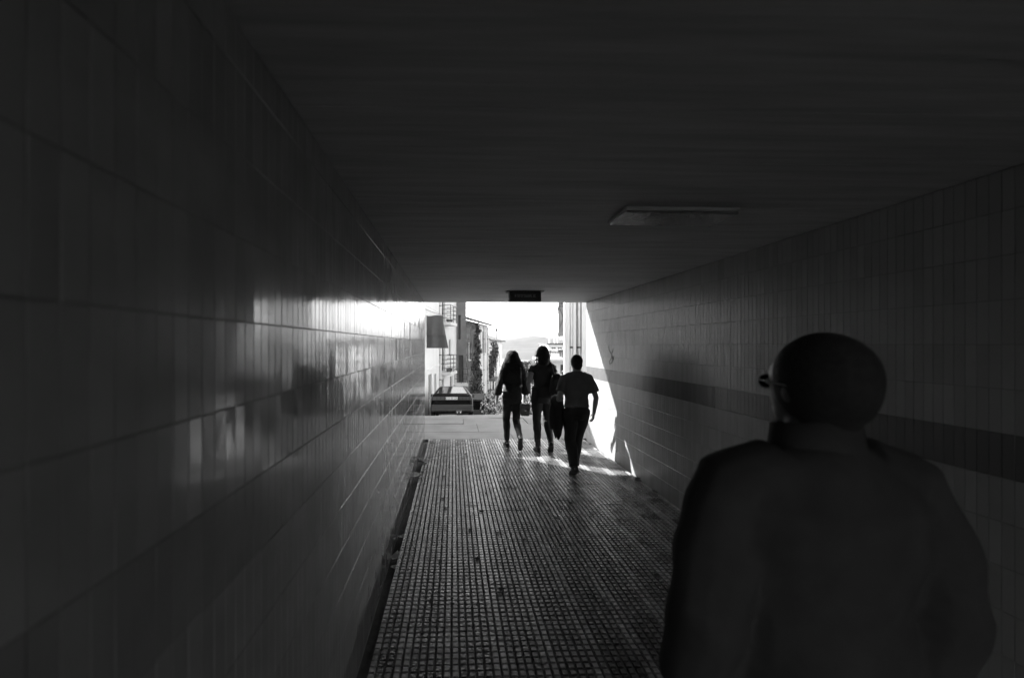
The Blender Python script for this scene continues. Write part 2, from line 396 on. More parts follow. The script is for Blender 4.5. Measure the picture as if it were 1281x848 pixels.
def window(par, M, h, kind='window', shutters=False):
    a, b, c, d = h[:4]; w = 0.05
    if kind == 'door':
        o = MB().box((a+.005, -.17, c), (b-.005, -.12, d-.005), M).build('door', M_dark, par)
        MB().box((a+.02, -.118, (c+d)/2), (b-.02, -.10, (c+d)/2+.05), M).build('door_rail', M_dark, o)
        return
    f = MB().box((a+.002,-.14,c+.002), (a+w,-.06,d-.002), M).box((b-w,-.14,c+.002), (b-.002,-.06,d-.002), M).box((a+w,-.14,c+.002), (b-w,-.06,c+w), M).box((a+w,-.14,d-w), (b-w,-.06,d-.002), M)
    f.box(((a+b)/2-.02,-.13,c+w), ((a+b)/2+.02,-.07,d-w), M)
    o = f.build('window', M_trim, par)
    MB().box((a+w,-.11,c+w), (b-w,-.10,d-w), M).build('pane', M_glass, o)
    MB().box((a-.05,-.05,c-.06), (b+.05,.06,c-.003), M).build('sill', M_trim, o)
    if shutters:
        for q in (a-.30, b+.02): MB().box((q, .004, c), (q+.28, .04, d), M).build('shutter', M_shut, o)
def shell(mb, M, L, depth, z0, z1):                          # the other sides of a house body
    q = [M @ Vector(p) for p in ((0,0,z0),(L,0,z0),(L,-depth,z0),(0,-depth,z0),(0,0,z1),(L,0,z1),(L,-depth,z1),(0,-depth,z1))]
    mb.add(q, [(1,2,6,5),(2,3,7,6),(3,0,4,7),(4,5,6,7)])
    mb.box((.02,-depth+.02,z0), (L-.02,-.26,z1-.02), M)
def railing(par, M, s0, s1, out, z, h=0.95, bars=4, r=0.018):
    def bar(name, p, q): a, b = M @ Vector(p), M @ Vector(q); MB().tube([(*a, r), (*b, r)], 6).build(name, M_iron, par)
    for k in range(bars):
        zz = z+h*(k+1)/bars
        bar('rail', (s0, .01, zz), (s0, out, zz)); bar('rail', (s0, out, zz), (s1, out, zz)); bar('rail', (s1, out, zz), (s1, .01, zz))
    for s, o in ((s0, out), (s1, out), ((s0+s1)/2, out), (s0, .03)): bar('post', (s, o, z), (s, o, z+h))
def pipe(par, name, M, s, n, z0, z1, r, m=None):
    a = M @ Vector((s, n, z0)); b = M @ Vector((s, n, z1))
    o = MB().tube([(*a, r), (*b, r)], 8).build(name, m or M_pipe, par)
    z = z0+.6
    while z < z1:
        c = M @ Vector((s, n, z)); MB().tube([(c.x, c.y, c.z, r*1.35), (c.x, c.y, c.z+.05, r*1.35)], 8).build('bracket', M_iron, o); z += 1.35

# white house with the doors (facade nearly parallel to the tunnel)
A = Vector((-1.52, 11.5)); B = Vector((-.75, 22.8)); L = (B-A).length; M = frame2(A, B-A)
h1 = thing('white_house', 'tall white rendered house with narrow dark doors behind the parked cars', 'house')
def s_at(px):                                                # where a pixel column meets this facade
    d = ray(px, 431); k = (A.x*(B-A).y-A.y*(B-A).x)/(d.x*(B-A).y-d.y*(B-A).x); return (Vector((d.x*k, d.y*k))-A).length
H1 = 4.72
holes = [(s_at(536), s_at(540), -1.9, .42, 'door'), (s_at(543.2), s_at(545.8), -2.2, .28, 'door'), (2.0, 3.0, 1.9, 3.1, 'window')]
mb = MB(); facade(mb, M, L, -4, H1, holes); shell(mb, M, L, 8, -4, H1); mb.build('wall', M_white, h1)
mb = MB(); mb.add([M @ Vector(p) for p in ((-.15,.18,H1+.002),(-.15,-4.3,H1+.002),(-.15,-8.6,H1+.002),(-.15,-4.3,H1+1.78),(L,.18,H1+.002),(L,-4.3,H1+.002),(L,-8.6,H1+.002),(L,-4.3,H1+1.78))], [(0,1,2,3),(4,7,6,5),(0,3,7,4),(3,2,6,7),(0,4,5,1),(1,5,6,2)]); mb.build('roof', M_roof, h1)
for h in holes: window(h1, M, h, h[4])
MB().box((0, .004, .60), (L, .035, .68), M).build('string_course', M_trim, h1)
pipe(h1, 'downpipe', M, L-.25, .06, -3.5, H1, .05)
# balcony house
A2 = Vector((-.75, 22.85)); d2 = Vector((.215, .977)); M2 = frame2(A2, d2); L2 = 4.6
h2 = thing('balcony_house', 'white house with two black railed balconies one above the other', 'house')
holes = [(.5, 1.3, .22, 2.2, 'door'), (.5, 1.3, 3.02, 5.0, 'door'), (2.2, 2.9, 1.0, 2.1, 'window'), (2.5, 3.3, -1.1, -.2, 'window'), (.4, 1.0, -1.3, -.2, 'window')]
mb = MB(); facade(mb, M2, L2, -5, 7.4, holes); shell(mb, M2, L2, 6, -5, 7.4); mb.build('wall', M_white, h2)
MB().box((-.1, -6, 7.4), (L2, .2, 7.55), M2).build('roof', M_roof, h2)
for h in holes: window(h2, M2, h, h[4])
for z in (.2, 3.0):
    bl = MB().box((.05, .003, z-.16), (1.75, .62, z), M2).build('balcony_slab', M_cream, h2)
    railing(bl, M2, .08, 1.72, .59, z)
    for s in (.6, 1.2):
        p = M2 @ Vector((s, .35, z))
        MB().tube([(p.x,p.y,p.z,.10),(p.x,p.y,p.z+.2,.13)], 10).build('flower_pot', M_roof, bl)
pipe(h2, 'downpipe', M2, .06, .05, -4, 7.3, .045)
# grey house with tall slot
M3 = frame2((.23, 27.2), (1, 0)); L3 = .62
h3 = thing('grey_house', 'narrow grey rendered house with a tall dark slot window and dark door', 'house')
holes = [(.10, .26, 2.1, 3.7, 'door'), (.12, .44, -.75, 1.05, 'door')]
mb = MB(); facade(mb, M3, L3, -5, 5.6, holes); shell(mb, M3, L3, 1.6, -5, 5.6); mb.build('wall', M_grey, h3)
for h in holes: window(h3, M3, h, 'door')
MB().box((-.1, -1.6, 5.6), (L3+.1, .1, 5.72), M3).build('roof', M_roof, h3)
ld = MB().box((-.15, .003, -.93), (L3+.1, .75, -.77), M3).build('landing', M_cream, h3); railing(ld, M3, -.12, L3+.06, .72, -.77, bars=3)
# stone house
A4 = Vector((.72, 28.9)); B4 = Vector((3.15, 38.2)); M4 = frame2(A4, B4-A4); L4 = (B4-A4).length
h4 = thing('stone_house', 'old rubble stone house with a plastered end and ivy up its wall', 'house')
holes = [(5.9+1.15*k, 6.45+1.15*k, 1.0, 2.9, 'window') for k in range(3)]+[(6.2, 6.9, -3.2, -1.4, 'window'), (1.6, 2.3, .6, 1.9, 'window')]
mb = MB(); facade(mb, M4, 5.2, -7, 3.52, [holes[4]]); shell(mb, M4, L4, 6, -7, 3.52); mb.build('wall', M_stone, h4)
Mq = M4 @ Matrix.Translation((5.2, .03, 0)); mb = MB(); facade(mb, Mq, L4-5.2, -7, 3.52, [(h[0]-5.2, h[1]-5.2, h[2], h[3]) for h in holes[:4]]); mb.build('plastered_wall', M_cream, h4)
for h in holes: window(h4, M4, h, h[4])
for k in range(3): MB().box((5.9+1.15*k, .034, .95), (6.45+1.15*k, .05, 1.9), M4).build('shutter', M_shut, h4)
rf = MB().add([M4 @ Vector(p) for p in ((-.2,.45,3.45),(L4+.35,.45,3.45),(L4+.35,-3,4.55),(-.2,-3,4.55),(-.2,.45,3.57),(L4+.35,.45,3.57),(L4+.35,-3,4.67),(-.2,-3,4.67))], [(0,3,2,1),(4,5,6,7),(0,1,5,4),(1,2,6,5),(2,3,7,6),(3,0,4,7)]).build('roof', M_roof, h4)
for k in range(46):                                          # round tile ends along the eave
    p = M4 @ Vector((-.15+k*.215, .47, 3.53)); q = M4 @ Vector((-.15+k*.215, -.6, 3.88)); MB().tube([(*p, .085), (*q, .085)], 6).build('roof_tile', M_roof, rf)
pipe(h4, 'downpipe', M4, L4-.12, .12, -6.5, 3.4, .06, M_metal)
pipe(h4, 'downpipe', M4, 7.55, .10, -6.5, 3.4, .05)
# ivy house further down
A5 = Vector((3.2, 38.9)); B5 = Vector((6.3, 53)); M5 = frame2(A5, B5-A5); L5 = (B5-A5).length
h5 = thing('ivy_house', 'low pale house with clay roof and creeper below its eave', 'house')
holes = [(1.5+2.6*k, 2.4+2.6*k, -5.1, -2.6, 'window') for k in range(5)]+[(2.0+3*k, 2.9+3*k, -.9, .7, 'window') for k in range(4)]
mb = MB(); facade(mb, M5, L5, -10, 2.15, holes); shell(mb, M5, L5, 6, -10, 2.15); mb.build('wall', M_cream, h5)
for h in holes: window(h5, M5, h, 'window', False)
MB().add([M5 @ Vector(p) for p in ((-.3,.5,2.08),(L5+.35,.5,2.08),(L5+.35,-3,3.3),(-.3,-3,3.3),(-.3,.5,2.22),(L5+.35,.5,2.22),(L5+.35,-3,3.44),(-.3,-3,3.44))], [(0,3,2,1),(4,5,6,7),(0,1,5,4),(1,2,6,5),(2,3,7,6),(3,0,4,7)]).build('roof', M_roof, h5)
MB().box((.3, .003, -1.75), (3.4, .75, -1.55), M5).build('balcony_slab', M_grey, h5)
pipe(h5, 'downpipe', M5, 4.2, .12, -9, 2.0, .07, M_iron)
# house on the right
A6 = Vector((3.13, 11.0)); d6 = Vector((.27, .963)); d6.normalize(); L6 = 5.2
M6 = frame2((3.13, 11.0), (1, 0)); 
h6 = thing('corner_house', 'pale house corner with white quoin and vertical drainpipes beside the tunnel mouth', 'house')
mb = MB(); q = [Vector((3.13,11,0)), Vector((3.13,11,0))+Vector((*d6,0))*L6]
zz = (-4, 7.5)
pts = [(3.13,11.0),(3.70,11.0),(q[1].x+.57,q[1].y),(q[1].x,q[1].y)]
vv = [(p[0],p[1],z) for z in zz for p in pts]
mb.add(vv, [(0,1,5,4),(1,2,6,5),(2,3,7,6),(3,0,4,7),(4,5,6,7)]); mb.build('wall', M_cream, h6)
MB().box((2.98, 10.9, -4), (3.10, 11.02, 7.4)).build('quoin', M_white, h6)
MB().box((3.22, 10.93, -4), (3.30, 10.996, 7.4)).build('pilaster', M_white, h6)
MB().box((3.44, 10.90, -4), (3.56, 10.996, 7.4)).build('pilaster', M_white, h6)
Mi = Matrix.Identity(4)
pipe(h6, 'downpipe', Mi, 3.17, 10.93, -3, 7.3, .03, M_pipe); pipe(h6, 'downpipe', Mi, 3.37, 10.93, -3, 7.3, .042, M_metal)
pipe(h6, 'cable_conduit', Mi, 3.335, 10.95, -3, 3.0, .014, M_iron)
MB().box((3.64, 10.91, -4), (3.66, 10.995, 2.6)).build('corner_bead', M_iron, h6)
M6b = frame2((3.13, 11.0), (d6.x, d6.y)); M6b = M6b @ Matrix.Diagonal((1, -1, 1, 1))  # n towards the street
zb = 2.15
bl = MB().chbox((2.3, .004, zb-.12), (3.9, .36, zb), .02, M6b).build('balcony_slab', M_grey, h6)
bx_ = MB().box((2.34, .02, zb+.001), (2.37, .33, zb+1.05), M6b).box((2.34, .30, zb+.001), (3.86, .33, zb+1.05), M6b).box((3.83, .02, zb+.001), (3.86, .30, zb+1.05), M6b).build('balcony_panel', M_grey, h6)
for (a, b) in (((.04, .1), (.31, .85)), ((.31, .1), (.04, .85))):
    p, q2 = M6b @ Vector((2.33, a[0], zb+a[1])), M6b @ Vector((2.33, b[0], zb+b[1])); MB().tube([(*p, .012), (*q2, .012)], 6).build('cross_brace', M_iron, bx_)
MB().box((2.32, .0, zb+.82), (2.385, .345, zb+.87), M6b).build('hand_rail', M_iron, bx_)
for k in range(5): MB().chbox((2.32, .03+.06*k, zb+.90), (2.385, .07+.06*k, zb+1.0), .008, M6b).build('fretwork', M_iron, bx_)
MB().chbox((2.28, .0, zb-.22), (3.9, .30, zb-.125), .02, M6b).build('cornice', M_trim, h6)
sp = thing('wall_lamp', 'small black lamp on a curved bracket beyond the crossed balcony panel', 'lamp', (0,0,0))
c0 = at(703, 399, 14.2); pts = [at(x, y, 14.2) for x, y in ((705,399),(701,396),(698,391),(697.6,386),(699,383.5))]
MB().tube([(*p, .014) for p in pts], 6).build('bracket', M_iron, sp)
e = at(700.5, 386.5, 14.2); MB().tube([(e.x,e.y,e.z-.10,.05),(e.x,e.y,e.z+.02,.07),(e.x,e.y,e.z+.06,.02)], 10).build('lamp_shade', M_iron, sp)
# far houses down the hill on the right
def far_house(name, label, px0, px1, ytop, Y, depth, wallm, roofm, wins, zfloor):
    a, b = at(px0, ytop, Y), at(px1, ytop, Y); L_ = b.x-a.x; Mf = frame2((a.x, Y), (1, 0)); t = thing(name, label, 'house')
    hs = []
    for (u, v, w_, h_) in wins: hs.append((L_*u, L_*u+w_, a.z-v-h_, a.z-v))
    mb = MB(); facade(mb, Mf, L_, zfloor, a.z, hs, .2); shell(mb, Mf, L_, depth, zfloor, a.z); mb.build('wall', wallm, t)
    MB().box((-.3, -depth-.3, a.z), (L_+.3, .3, a.z+.25), Mf).build('roof', roofm, t)
    for h in hs: window(t, Mf, h)
    return t, Mf, L_, a.z
GRP = 'houses down the hill'
t_, Mf, L_, zt = far_house('hillside_house', 'pale hillside house with a flat roof terrace and dark window bay', 688, 716, 452, 44, 8, M_cream, M_trim, [(.45, .3, .9, 1.1), (.1, .4, .5, .9), (.75, .3, .6, 1.0)], -14); t_['group'] = GRP
pa = MB()
for k in range(9): pa.box((.15+k*.26, .05, zt+.25), (.19+k*.26, .09, zt+1.0), Mf)
pa.build('parapet_rail', M_metal, t_)
MB().box((-.2, -.5, zt+1.25), (L_*.7, .9, zt+1.33), Mf).build('awning', M_trim, t_); MB().box((.05,-.3,zt+.25), (.12,-.23,zt+1.25), Mf).build('awning_post', M_iron, t_); MB().box((L_*.6,-.3,zt+.25), (L_*.6+.07,-.23,zt+1.25), Mf).build('awning_post', M_iron, t_)
t_, Mf, L_, zt = far_house('hillside_house', 'small white far house with tall chimneys above the roof terraces', 686, 705, 431, 78, 8, M_white, M_roof, [(.2, .5, .9, 1.2), (.6, .5, .9, 1.2)], -18); t_['group'] = GRP
for s in (.5, 1.6, 2.2): MB().box((s, -2, zt+.25), (s+.35, -1.6, zt+1.5), Mf).build('chimney', M_white, t_)
t_, Mf, L_, zt = far_house('hillside_house', 'grey walled far house half hidden behind the corner house', 700, 730, 440, 58, 8, M_grey, M_roof, [(.1, .5, .8, 1.1), (.4, .5, .8, 1.1)], -16); t_['group'] = GRP
# chimney pole, wires
pl = thing('utility_pole', 'slim grey pole rising over the ivy covered roof', 'pole')
p = at(621, 431, 46); MB().tube([(p.x,p.y,-8,.12),(p.x,p.y,at(621,409,46).z,.09)], 10).build('shaft', M_metal, pl)
MB().box((p.x-.12, p.y-.12, at(621,414,46).z), (p.x+.12, p.y+.12, at(621,412,46).z)).build('clamp', M_iron, pl)
def wire(name, lab, P, Q, sag, r):
    mb = MB(); pts = []
    for k in range(25):
        t = k/24; p = P.lerp(Q, t); pts.append((p.x, p.y, p.z-sag*4*t*(1-t), r))
    tag(mb.tube(pts, 5).build(name, M_iron), lab, 'wire')
wire('overhead_wire', 'thin sagging wire between the utility pole and the corner house', at(621, 410.5, 46), at(706, 403, 14.3), .45, .012)
wire('overhead_wire', 'short wire crossing the white house wall above the blanket', Vector((-1.35, 13.9, 3.15)), at(552, 393.5, 22.6), .05, .012)

# blanket on the drying arm
bl = thing('blanket', 'dark grey blanket folded over a drying arm on the white house', 'blanket')
def sheet(x0, x1, x0b, x1b, zt, zb, Y, name, m):
    mb = MB(); vv = []; nx, nz = 22, 10
    for s in (0, .012):
        for j in range(nz+1):
            for i in range(nx+1):
                u, v = i/nx, j/nz; xx = (x0*(1-v)+x0b*v)*(1-u)+(x1*(1-v)+x1b*v)*u
                vv.append((xx, Y+s+.03*math.sin(u*11+v*1.5)*(.3+v), zt+(zb-zt)*v-.02*math.sin(u*7)*(1-v)))
    n1 = (nx+1)*(nz+1); fs = []
    for o in (0, n1):
        for j in range(nz):
            for i in range(nx): a = o+j*(nx+1)+i; fs.append((a, a+1, a+nx+2, a+nx+1))
    mb.add(vv, fs); return mb.build(name, m, bl, smooth=True)
Yb = 16.9
sheet(-1.10, -.46, -1.10, -.30, at(550,395,Yb).z, at(550,420,Yb).z, Yb-.05, 'front_fold', M_blanket)
sheet(-1.10, -.46, -1.10, -.20, at(550,395,Yb).z, at(550,435.5,Yb).z, Yb+.03, 'back_fold', M_blanket)
dr = thing('drying_arm', 'thin metal drying arm holding the grey blanket off the wall', 'rack')
MB().tube([(-1.2, Yb, at(550,394.6,Yb).z, .012), (-.40, Yb, at(550,394.6,Yb).z, .012)], 6).build('arm', M_metal, dr)
MB().tube([(-1.2, Yb, at(550,394.6,Yb).z+.45, .006), (-.42, Yb, at(550,394.6,Yb).z+.01, .006)], 6).build('stay', M_metal, dr)

# ------------------------------------------------------------------ foliage
def leaves(mb, pts, size, flat=0.0):
    for p in pts:
        s = size*random.uniform(.6, 1.3); q = Euler((random.uniform(-1,1)*1.4, random.uniform(-1,1)*1.4, random.uniform(0, 6.28))).to_matrix()
        mb.add([Vector(p)+q @ Vector(v) for v in ((-s,0,0),(0,-s*.5,s*.15),(s,0,0),(0,s*.5,s*.15))], [(0,1,2,3)])
def ivy(label, M, blobs, n, size):
    t = thing('ivy', label, 'ivy'); mb = MB(); pts = []
    for (s, z, rs, rz_, k) in blobs:
        for _ in range(int(n*k)):
            a, r = random.uniform(0, 6.28), min(1.4, abs(random.gauss(0, .62)))
            pts.append(M @ Vector((s+1.5*rs*r*math.cos(a), .06+random.random()**2*.35*max(.05, 1-r*.7), z+rz_*r*math.sin(a))))
    leaves(mb, pts, size); mb.build('foliage', M_leaf2, t)
    pts = [M @ Vector((b[0], .05, b[1]-b[3])) for b in blobs]; lo = blobs[-1]
    q0 = M @ Vector((lo[0], .05, lo[1]-lo[3]-1.2)); MB().tube([(*q0, .05)]+[(*p, .03) for p in reversed(pts)], 6).build('stem', M_bark, t)
ivy('dark ivy climbing the rubble stone house from street to eave', M4, [(4.7,2.9,.35,.6,.3),(4.2,1.9,.45,.7,.5),(4.9,1.2,.6,.8,.6),(4.2,.3,.6,.7,.7),(3.2,.1,.5,.4,.3),(5.0,-.7,.8,.8,.9),(4.0,-1.2,1.2,.7,1.1),(2.8,-2.0,.9,.6,.7),(4.8,-2.4,1.5,1.0,1.6),(3.6,-3.1,1.0,.7,.8),(4.6,-4.2,1.1,1.3,1.2)], 560, .10)
ivy('dark creeper bush spilling over the balcony of the low pale house', M5, [(6.5,1.0,1.6,1.0,1.0),(4.0,.2,2.2,1.2,1.6),(2.2,-.9,1.7,1.0,1.4)], 420, .14)
def shrub(label, x, y, h, w, n, fl, grp):
    z0 = gz(y)-.03; t = thing('flowering_shrub', label, 'shrub', (0,0,0), 0, grp); mb = MB(); mp = MB(); pts = []; pp = []
    for _ in range(n):
        a = random.uniform(0, 6.28); u = random.random(); r = w*math.sqrt(random.random())*(.35+.65*math.sin(math.pi*min(1, u*.9+.1)))
        p = (x+r*math.cos(a), y+r*math.sin(a), z0+.08+h*u*(1-.25*(r/w)**2)); (pp if random.random() < fl else pts).append(p)
    leaves(mb, pts, .055); leaves(mp, pp, .05)
    mb.build('foliage', M_leaf, t, kind='stuff'); mp.build('flowers', M_petal, t, kind='stuff')
    st_ = MB()
    for k in range(7):
        a = k*.9; st_.tube([(x, y, z0-.1, .02), (x+w*.5*math.cos(a), y+w*.5*math.sin(a), z0+h*.75, .008)], 5)
    st_.build('stem', M_bark, t)
G = 'pale flowering shrubs below the forecourt edge'
shrub('pale flowering shrub close behind the second parked car', 1.42, 15.2, 1.0, .42, 900, .55, G)
shrub('tall pale flowering shrub reaching over the kerb between the two women', 2.75, 14.6, 1.15, .5, 900, .6, G)
shrub('low pale flowering shrub beside the woman with long curly hair', 1.85, 13.8, .75, .45, 800, .6, G)
def tree(label, x, y, h, w, n):
    z0 = gz(y)-.5; t = thing('valley_tree', label, 'tree', (0,0,0), 0, 'trees down in the valley'); mb = MB(); pts = []
    lobes = [(random.uniform(-.5,.5)*w, random.uniform(-.5,.5)*w, h*random.uniform(.45,.85), w*random.uniform(.3,.55)) for _ in range(9)]
    for _ in range(n):
        l_ = random.choice(lobes); v = Vector((random.gauss(0,1), random.gauss(0,1), random.gauss(0,1))).normalized()*l_[3]*random.random()**.4
        pts.append((x+l_[0]+v.x, y+l_[1]+v.y, z0+l_[2]+v.z*.8))
    leaves(mb, pts, h*.028); mb.build('crown', M_leaf, t)
    tk = MB().tube([(x,y,z0-1,h*.03),(x+.1,y,z0+h*.5,h*.018),(x,y,z0+h*.8,h*.006)], 8)
    for l_ in lobes[:5]: tk.tube([(x,y,z0+h*.35,h*.012),(x+l_[0],y+l_[1],z0+l_[2],h*.004)], 6)
    tk.build('trunk', M_bark, t)
for i, (px, Y, top, w, lab) in enumerate(((651,120,441,5,'grey green valley tree showing between the two women, the tallest'),(644,160,450,6,'broad valley tree behind the curly haired woman'),(660,95,452,4,'bushy valley tree beside the shoulder of the woman with the bag'),(632,140,455,6,'valley tree at the end of the low pale house'),(664,190,446,7,'distant valley tree below the foothills'),(698,70,424,2.2,'round tree standing among the hillside houses'))):
    p = at(px, top, Y); tree(lab, p.x, Y, p.z-(gz(Y)-.5), w, 2600)

# ------------------------------------------------------------------ cars
def text_mesh(body, size, m, parent, Mx, ext=.001):
    cu = bpy.data.curves.new('lettering', 'FONT'); cu.body = body; cu.size = size; cu.align_x = 'CENTER'; cu.align_y = 'CENTER'; cu.extrude = ext
    o = bpy.data.objects.new('lettering', cu); COL.objects.link(o); dg = bpy.context.evaluated_depsgraph_get()
    me = bpy.data.meshes.new_from_object(o.evaluated_get(dg)); bpy.data.objects.remove(o); bpy.data.curves.remove(cu)
    me.transform(Mx); me.materials.clear(); me.materials.append(m); return put('lettering', me, parent)
def car(label, loc, rz, paint, Wd, Hh, plate, strip, exhaust, Lc=4.0, rw0=.78):
    t = tag(put('parked_car', None, None, loc, None, (-math.atan(SLOPE), 0, rz)), label, 'car', 'cars parked down the street')
    w = Wd/2; bh = .93*Hh/1.34                                # belt height
    # lower body: sections along y
    st = [(0.0,.88,.30,bh-.10),(.06,.95,.24,bh-.02),(.25,1,.20,bh+.02),(1.2,1,.18,bh+.02),(2.6,1,.18,bh),(3.4,.98,.20,bh-.10),(3.85,.90,.24,bh-.22),(Lc,.80,.32,bh-.32)]
    mb = MB(); vv = []
    for (y, k, zb, zt_) in st:
        a = w*k
        prof = [(a*.90,zb),(a*.985,zb+.10),(a,zb+(zt_-zb)*.45),(a*.985,zb+(zt_-zb)*.72),(a*.94,zt_-.03),(a*.88,zt_)]
        ring = [(x, y, z) for x, z in prof]+[(-x, y, z) for x, z in reversed(prof)]; vv += ring
    n = 12; fs = [tuple(range(n-1,-1,-1)), tuple((len(st)-1)*n+k for k in range(n))]
    for i in range(len(st)-1): fs += [(i*n+k, i*n+(k+1)%n, (i+1)*n+(k+1)%n, (i+1)*n+k) for k in range(n)]
    mb.add(vv, fs); body = mb.build('body', paint, t); 
    bv = body.modifiers.new('b', 'BEVEL'); bv.width = .05; bv.segments = 3; bv.limit_method = 'ANGLE'; bv.angle_limit = .5
    # cabin: belt ring and roof ring
    b0, b1, r0, r1 = .10, 2.75, rw0, 2.1; wb, wr_ = w*.90, w*.60; zt_, zr = bh-.005, Hh
    cab = MB().add([(-wb,b0,zt_),(wb,b0,zt_),(wb,b1,zt_-.05),(-wb,b1,zt_-.05),(-wr_,r0,zr-.02),(wr_,r0,zr-.02),(wr_,r1,zr),(-wr_,r1,zr)], [(0,1,5,4),(1,2,6,5),(2,3,7,6),(3,0,4,7),(4,5,6,7)])
    co = cab.build('cabin', paint, t); bv = co.modifiers.new('b', 'BEVEL'); bv.width = .07; bv.segments = 3; bv.limit_method = 'ANGLE'; bv.angle_limit = .3
    def panel(name, q, inset, off, m, par):
        q = [Vector(p) for p in q]; c = sum(q, Vector())/4; nrm = (q[1]-q[0]).cross(q[3]-q[0]).normalized()
        pts = []
        for k, (u, v) in enumerate(((0,0),(1,0),(1,1),(0,1))):
            uu = inset[0]+(1-2*inset[0])*u; v2 = inset[1]+(1-2*inset[1])*v
            pts.append((q[0].lerp(q[1], uu)).lerp(q[3].lerp(q[2], uu), v2))
        vs = [p+nrm*off for p in pts]+[p-nrm*.01 for p in pts]
        bm_ = MB().add(vs, [(0,1,2,3),(4,7,6,5),(0,4,5,1),(1,5,6,2),(2,6,7,3),(3,7,4,0)]); o = bm_.build(name, m, par)
        b_ = o.modifiers.new('b', 'BEVEL'); b_.width = .05; b_.segments = 3; b_.affect = 'EDGES'; b_.limit_method = 'NONE'
        b_.width = .004; return o
    C_ = [Vector(p) for p in cab.v]
    panel('rear_window', (C_[0], C_[1], C_[5], C_[4]), (.09, .10), .012, M_tint if strip else M_glass, co)
    panel('side_window', (C_[1], C_[2], C_[6], C_[5]), (.10, .12), .012, M_glass, co)
    panel('side_window', (C_[3], C_[0], C_[4], C_[7]), (.10, .12), .012, M_glass, co)
    panel('windscreen', (C_[2], C_[3], C_[7], C_[6]), (.07, .08), .012, M_glass, co)
    MB().tube([(0, .33, (zt_+zr)/2-.12, .008), (.30, .30, (zt_+zr)/2-.16, .006)], 5).build('wiper', M_plastic, co)
    MB().chbox((-w*.82, -.03, bh-.075), (w*.82, .14, bh-.035), .012).build('spoiler', paint, t)
    bp = MB().chbox((-w*.97, -.09, .22), (w*.97, .12, .50), .035).build('bumper', M_plastic, t)
    MB().chbox((-w*.9, -.095, .36), (w*.9, -.085, .385), .003).build('bumper_strip', M_lens, bp)
    if strip:
        for sx in (-1, 1):
            a, b = sorted((sx*.24, sx*w*.90)); tl = MB().chbox((a, -.02, bh-.24), (b, .04, bh-.09), .01).build('tail_light', M_lens, t)
            for k in range(3): MB().box((a+.06+k*.14, -.024, bh-.22), (a+.15+k*.14, -.0205, bh-.11)).build('lens', M_plastic, tl)
        pz = bh-.165
    else:
        for sx in (-1, 1): MB().chbox((sx*w*.86-.09, -.02, bh-.36), (sx*w*.86+.09, .05, bh-.06), .01).build('tail_light', M_lens, t)
        pz = bh-.25
    if plate:
      pt = MB().chbox((-.23, -.034, pz-.055), (.23, -.022, pz+.055), .004).build('number_plate', M_plate, t)
      text_mesh(plate, .105, M_ink, pt, Matrix.Translation((0, -.0365, pz)) @ Matrix.Rotation(math.pi/2, 4, 'X'))
    if exhaust:
        ex = MB()
        for dx in (.22, .34): ex.tube([(dx, -.13, .20, .035), (dx, .15, .21, .035)], 10)
        ex.build('exhaust', M_chrome, t); MB().chbox((.17, -.097, .235), (.39, -.088, .275), .003).build('exhaust_trim', M_chrome, t)
    MB().chbox((-w-.12, 2.0, bh+.02), (-w*.9, 2.12, bh+.16), .02).build('mirror', M_plastic, t); MB().chbox((w*.9, 2.0, bh+.02), (w+.12, 2.12, bh+.16), .02).build('mirror', M_plastic, t)
    for sx in (-1, 1):
        MB().box((sx*(w+.002)-.003, 1.25, .40), (sx*(w+.002)+.003, 1.26, bh)).build('door_gap', M_ink, t)
        MB().chbox((sx*w-.012, 1.35, bh-.18), (sx*w+.016, 1.52, bh-.14), .006).build('door_handle', M_plastic, t)
        for y in (.72, 3.15):
            c = sx*(w-.085); wm = MB().tube([(c-.085, y, .30, .26), (c-.075, y, .30, .30), (c+.075, y, .30, .30), (c+.085, y, .30, .26)], 24, side=(0,1,0)).build('wheel', M_tyre, t)
            MB().tube([(c+sx*.08, y, .30, .19), (c+sx*.09, y, .30, .17)], 18, side=(0,1,0)).build('rim', M_metal, wm)
    return t
car('dark hatchback with wide tail lights and white plate, highest up the slope', (-.06, 15.65, gz(15.65)+.02), -.02, M_paint, 1.66, 1.30, 'CO 50 ZA', True, True)
car('black square backed car parked lower down past the first hatchback', (1.10, 20.6, gz(20.6)+.02), -.16, M_paint2, 1.62, 1.40, None, False, False, 3.7, .55)

# ------------------------------------------------------------------ people
def remesh(mb, vox, it=4, mats=None, name='body', noise=0.0):
    o = bpy.data.objects.new('tmp', mb.mesh('tmp')); COL.objects.link(o)
    r = o.modifiers.new('r', 'REMESH'); r.mode = 'VOXEL'; r.voxel_size = vox; r.use_smooth_shade = True
    if it: q = o.modifiers.new('s', 'SMOOTH'); q.factor = .5; q.iterations = it
    dg = bpy.context.evaluated_depsgraph_get(); me = bpy.data.meshes.new_from_object(o.evaluated_get(dg))
    om = o.data; bpy.data.objects.remove(o); bpy.data.meshes.remove(om); me.name = name
    if noise:
        n = len(me.vertices); co = np.empty(n*3); me.vertices.foreach_get('co', co); co = co.reshape(-1, 3)
        nr = np.empty(n*3); me.vertices.foreach_get('normal', nr); nr = nr.reshape(-1, 3)
        d = (np.sin(co[:,2]*38+np.sin(co[:,0]*21)*2+co[:,1]*13)+np.sin(co[:,2]*17-co[:,0]*31+1.3))*.5
        co += nr*(d*noise)[:,None]; me.vertices.foreach_set('co', co.ravel()); me.update()
    me.polygons.foreach_set('use_smooth', [True]*len(me.polygons))
    for m in mats or []: me.materials.append(m)
    return me
def mid(a, b, t): return [a[i]+(b[i]-a[i])*t for i in range(3)]
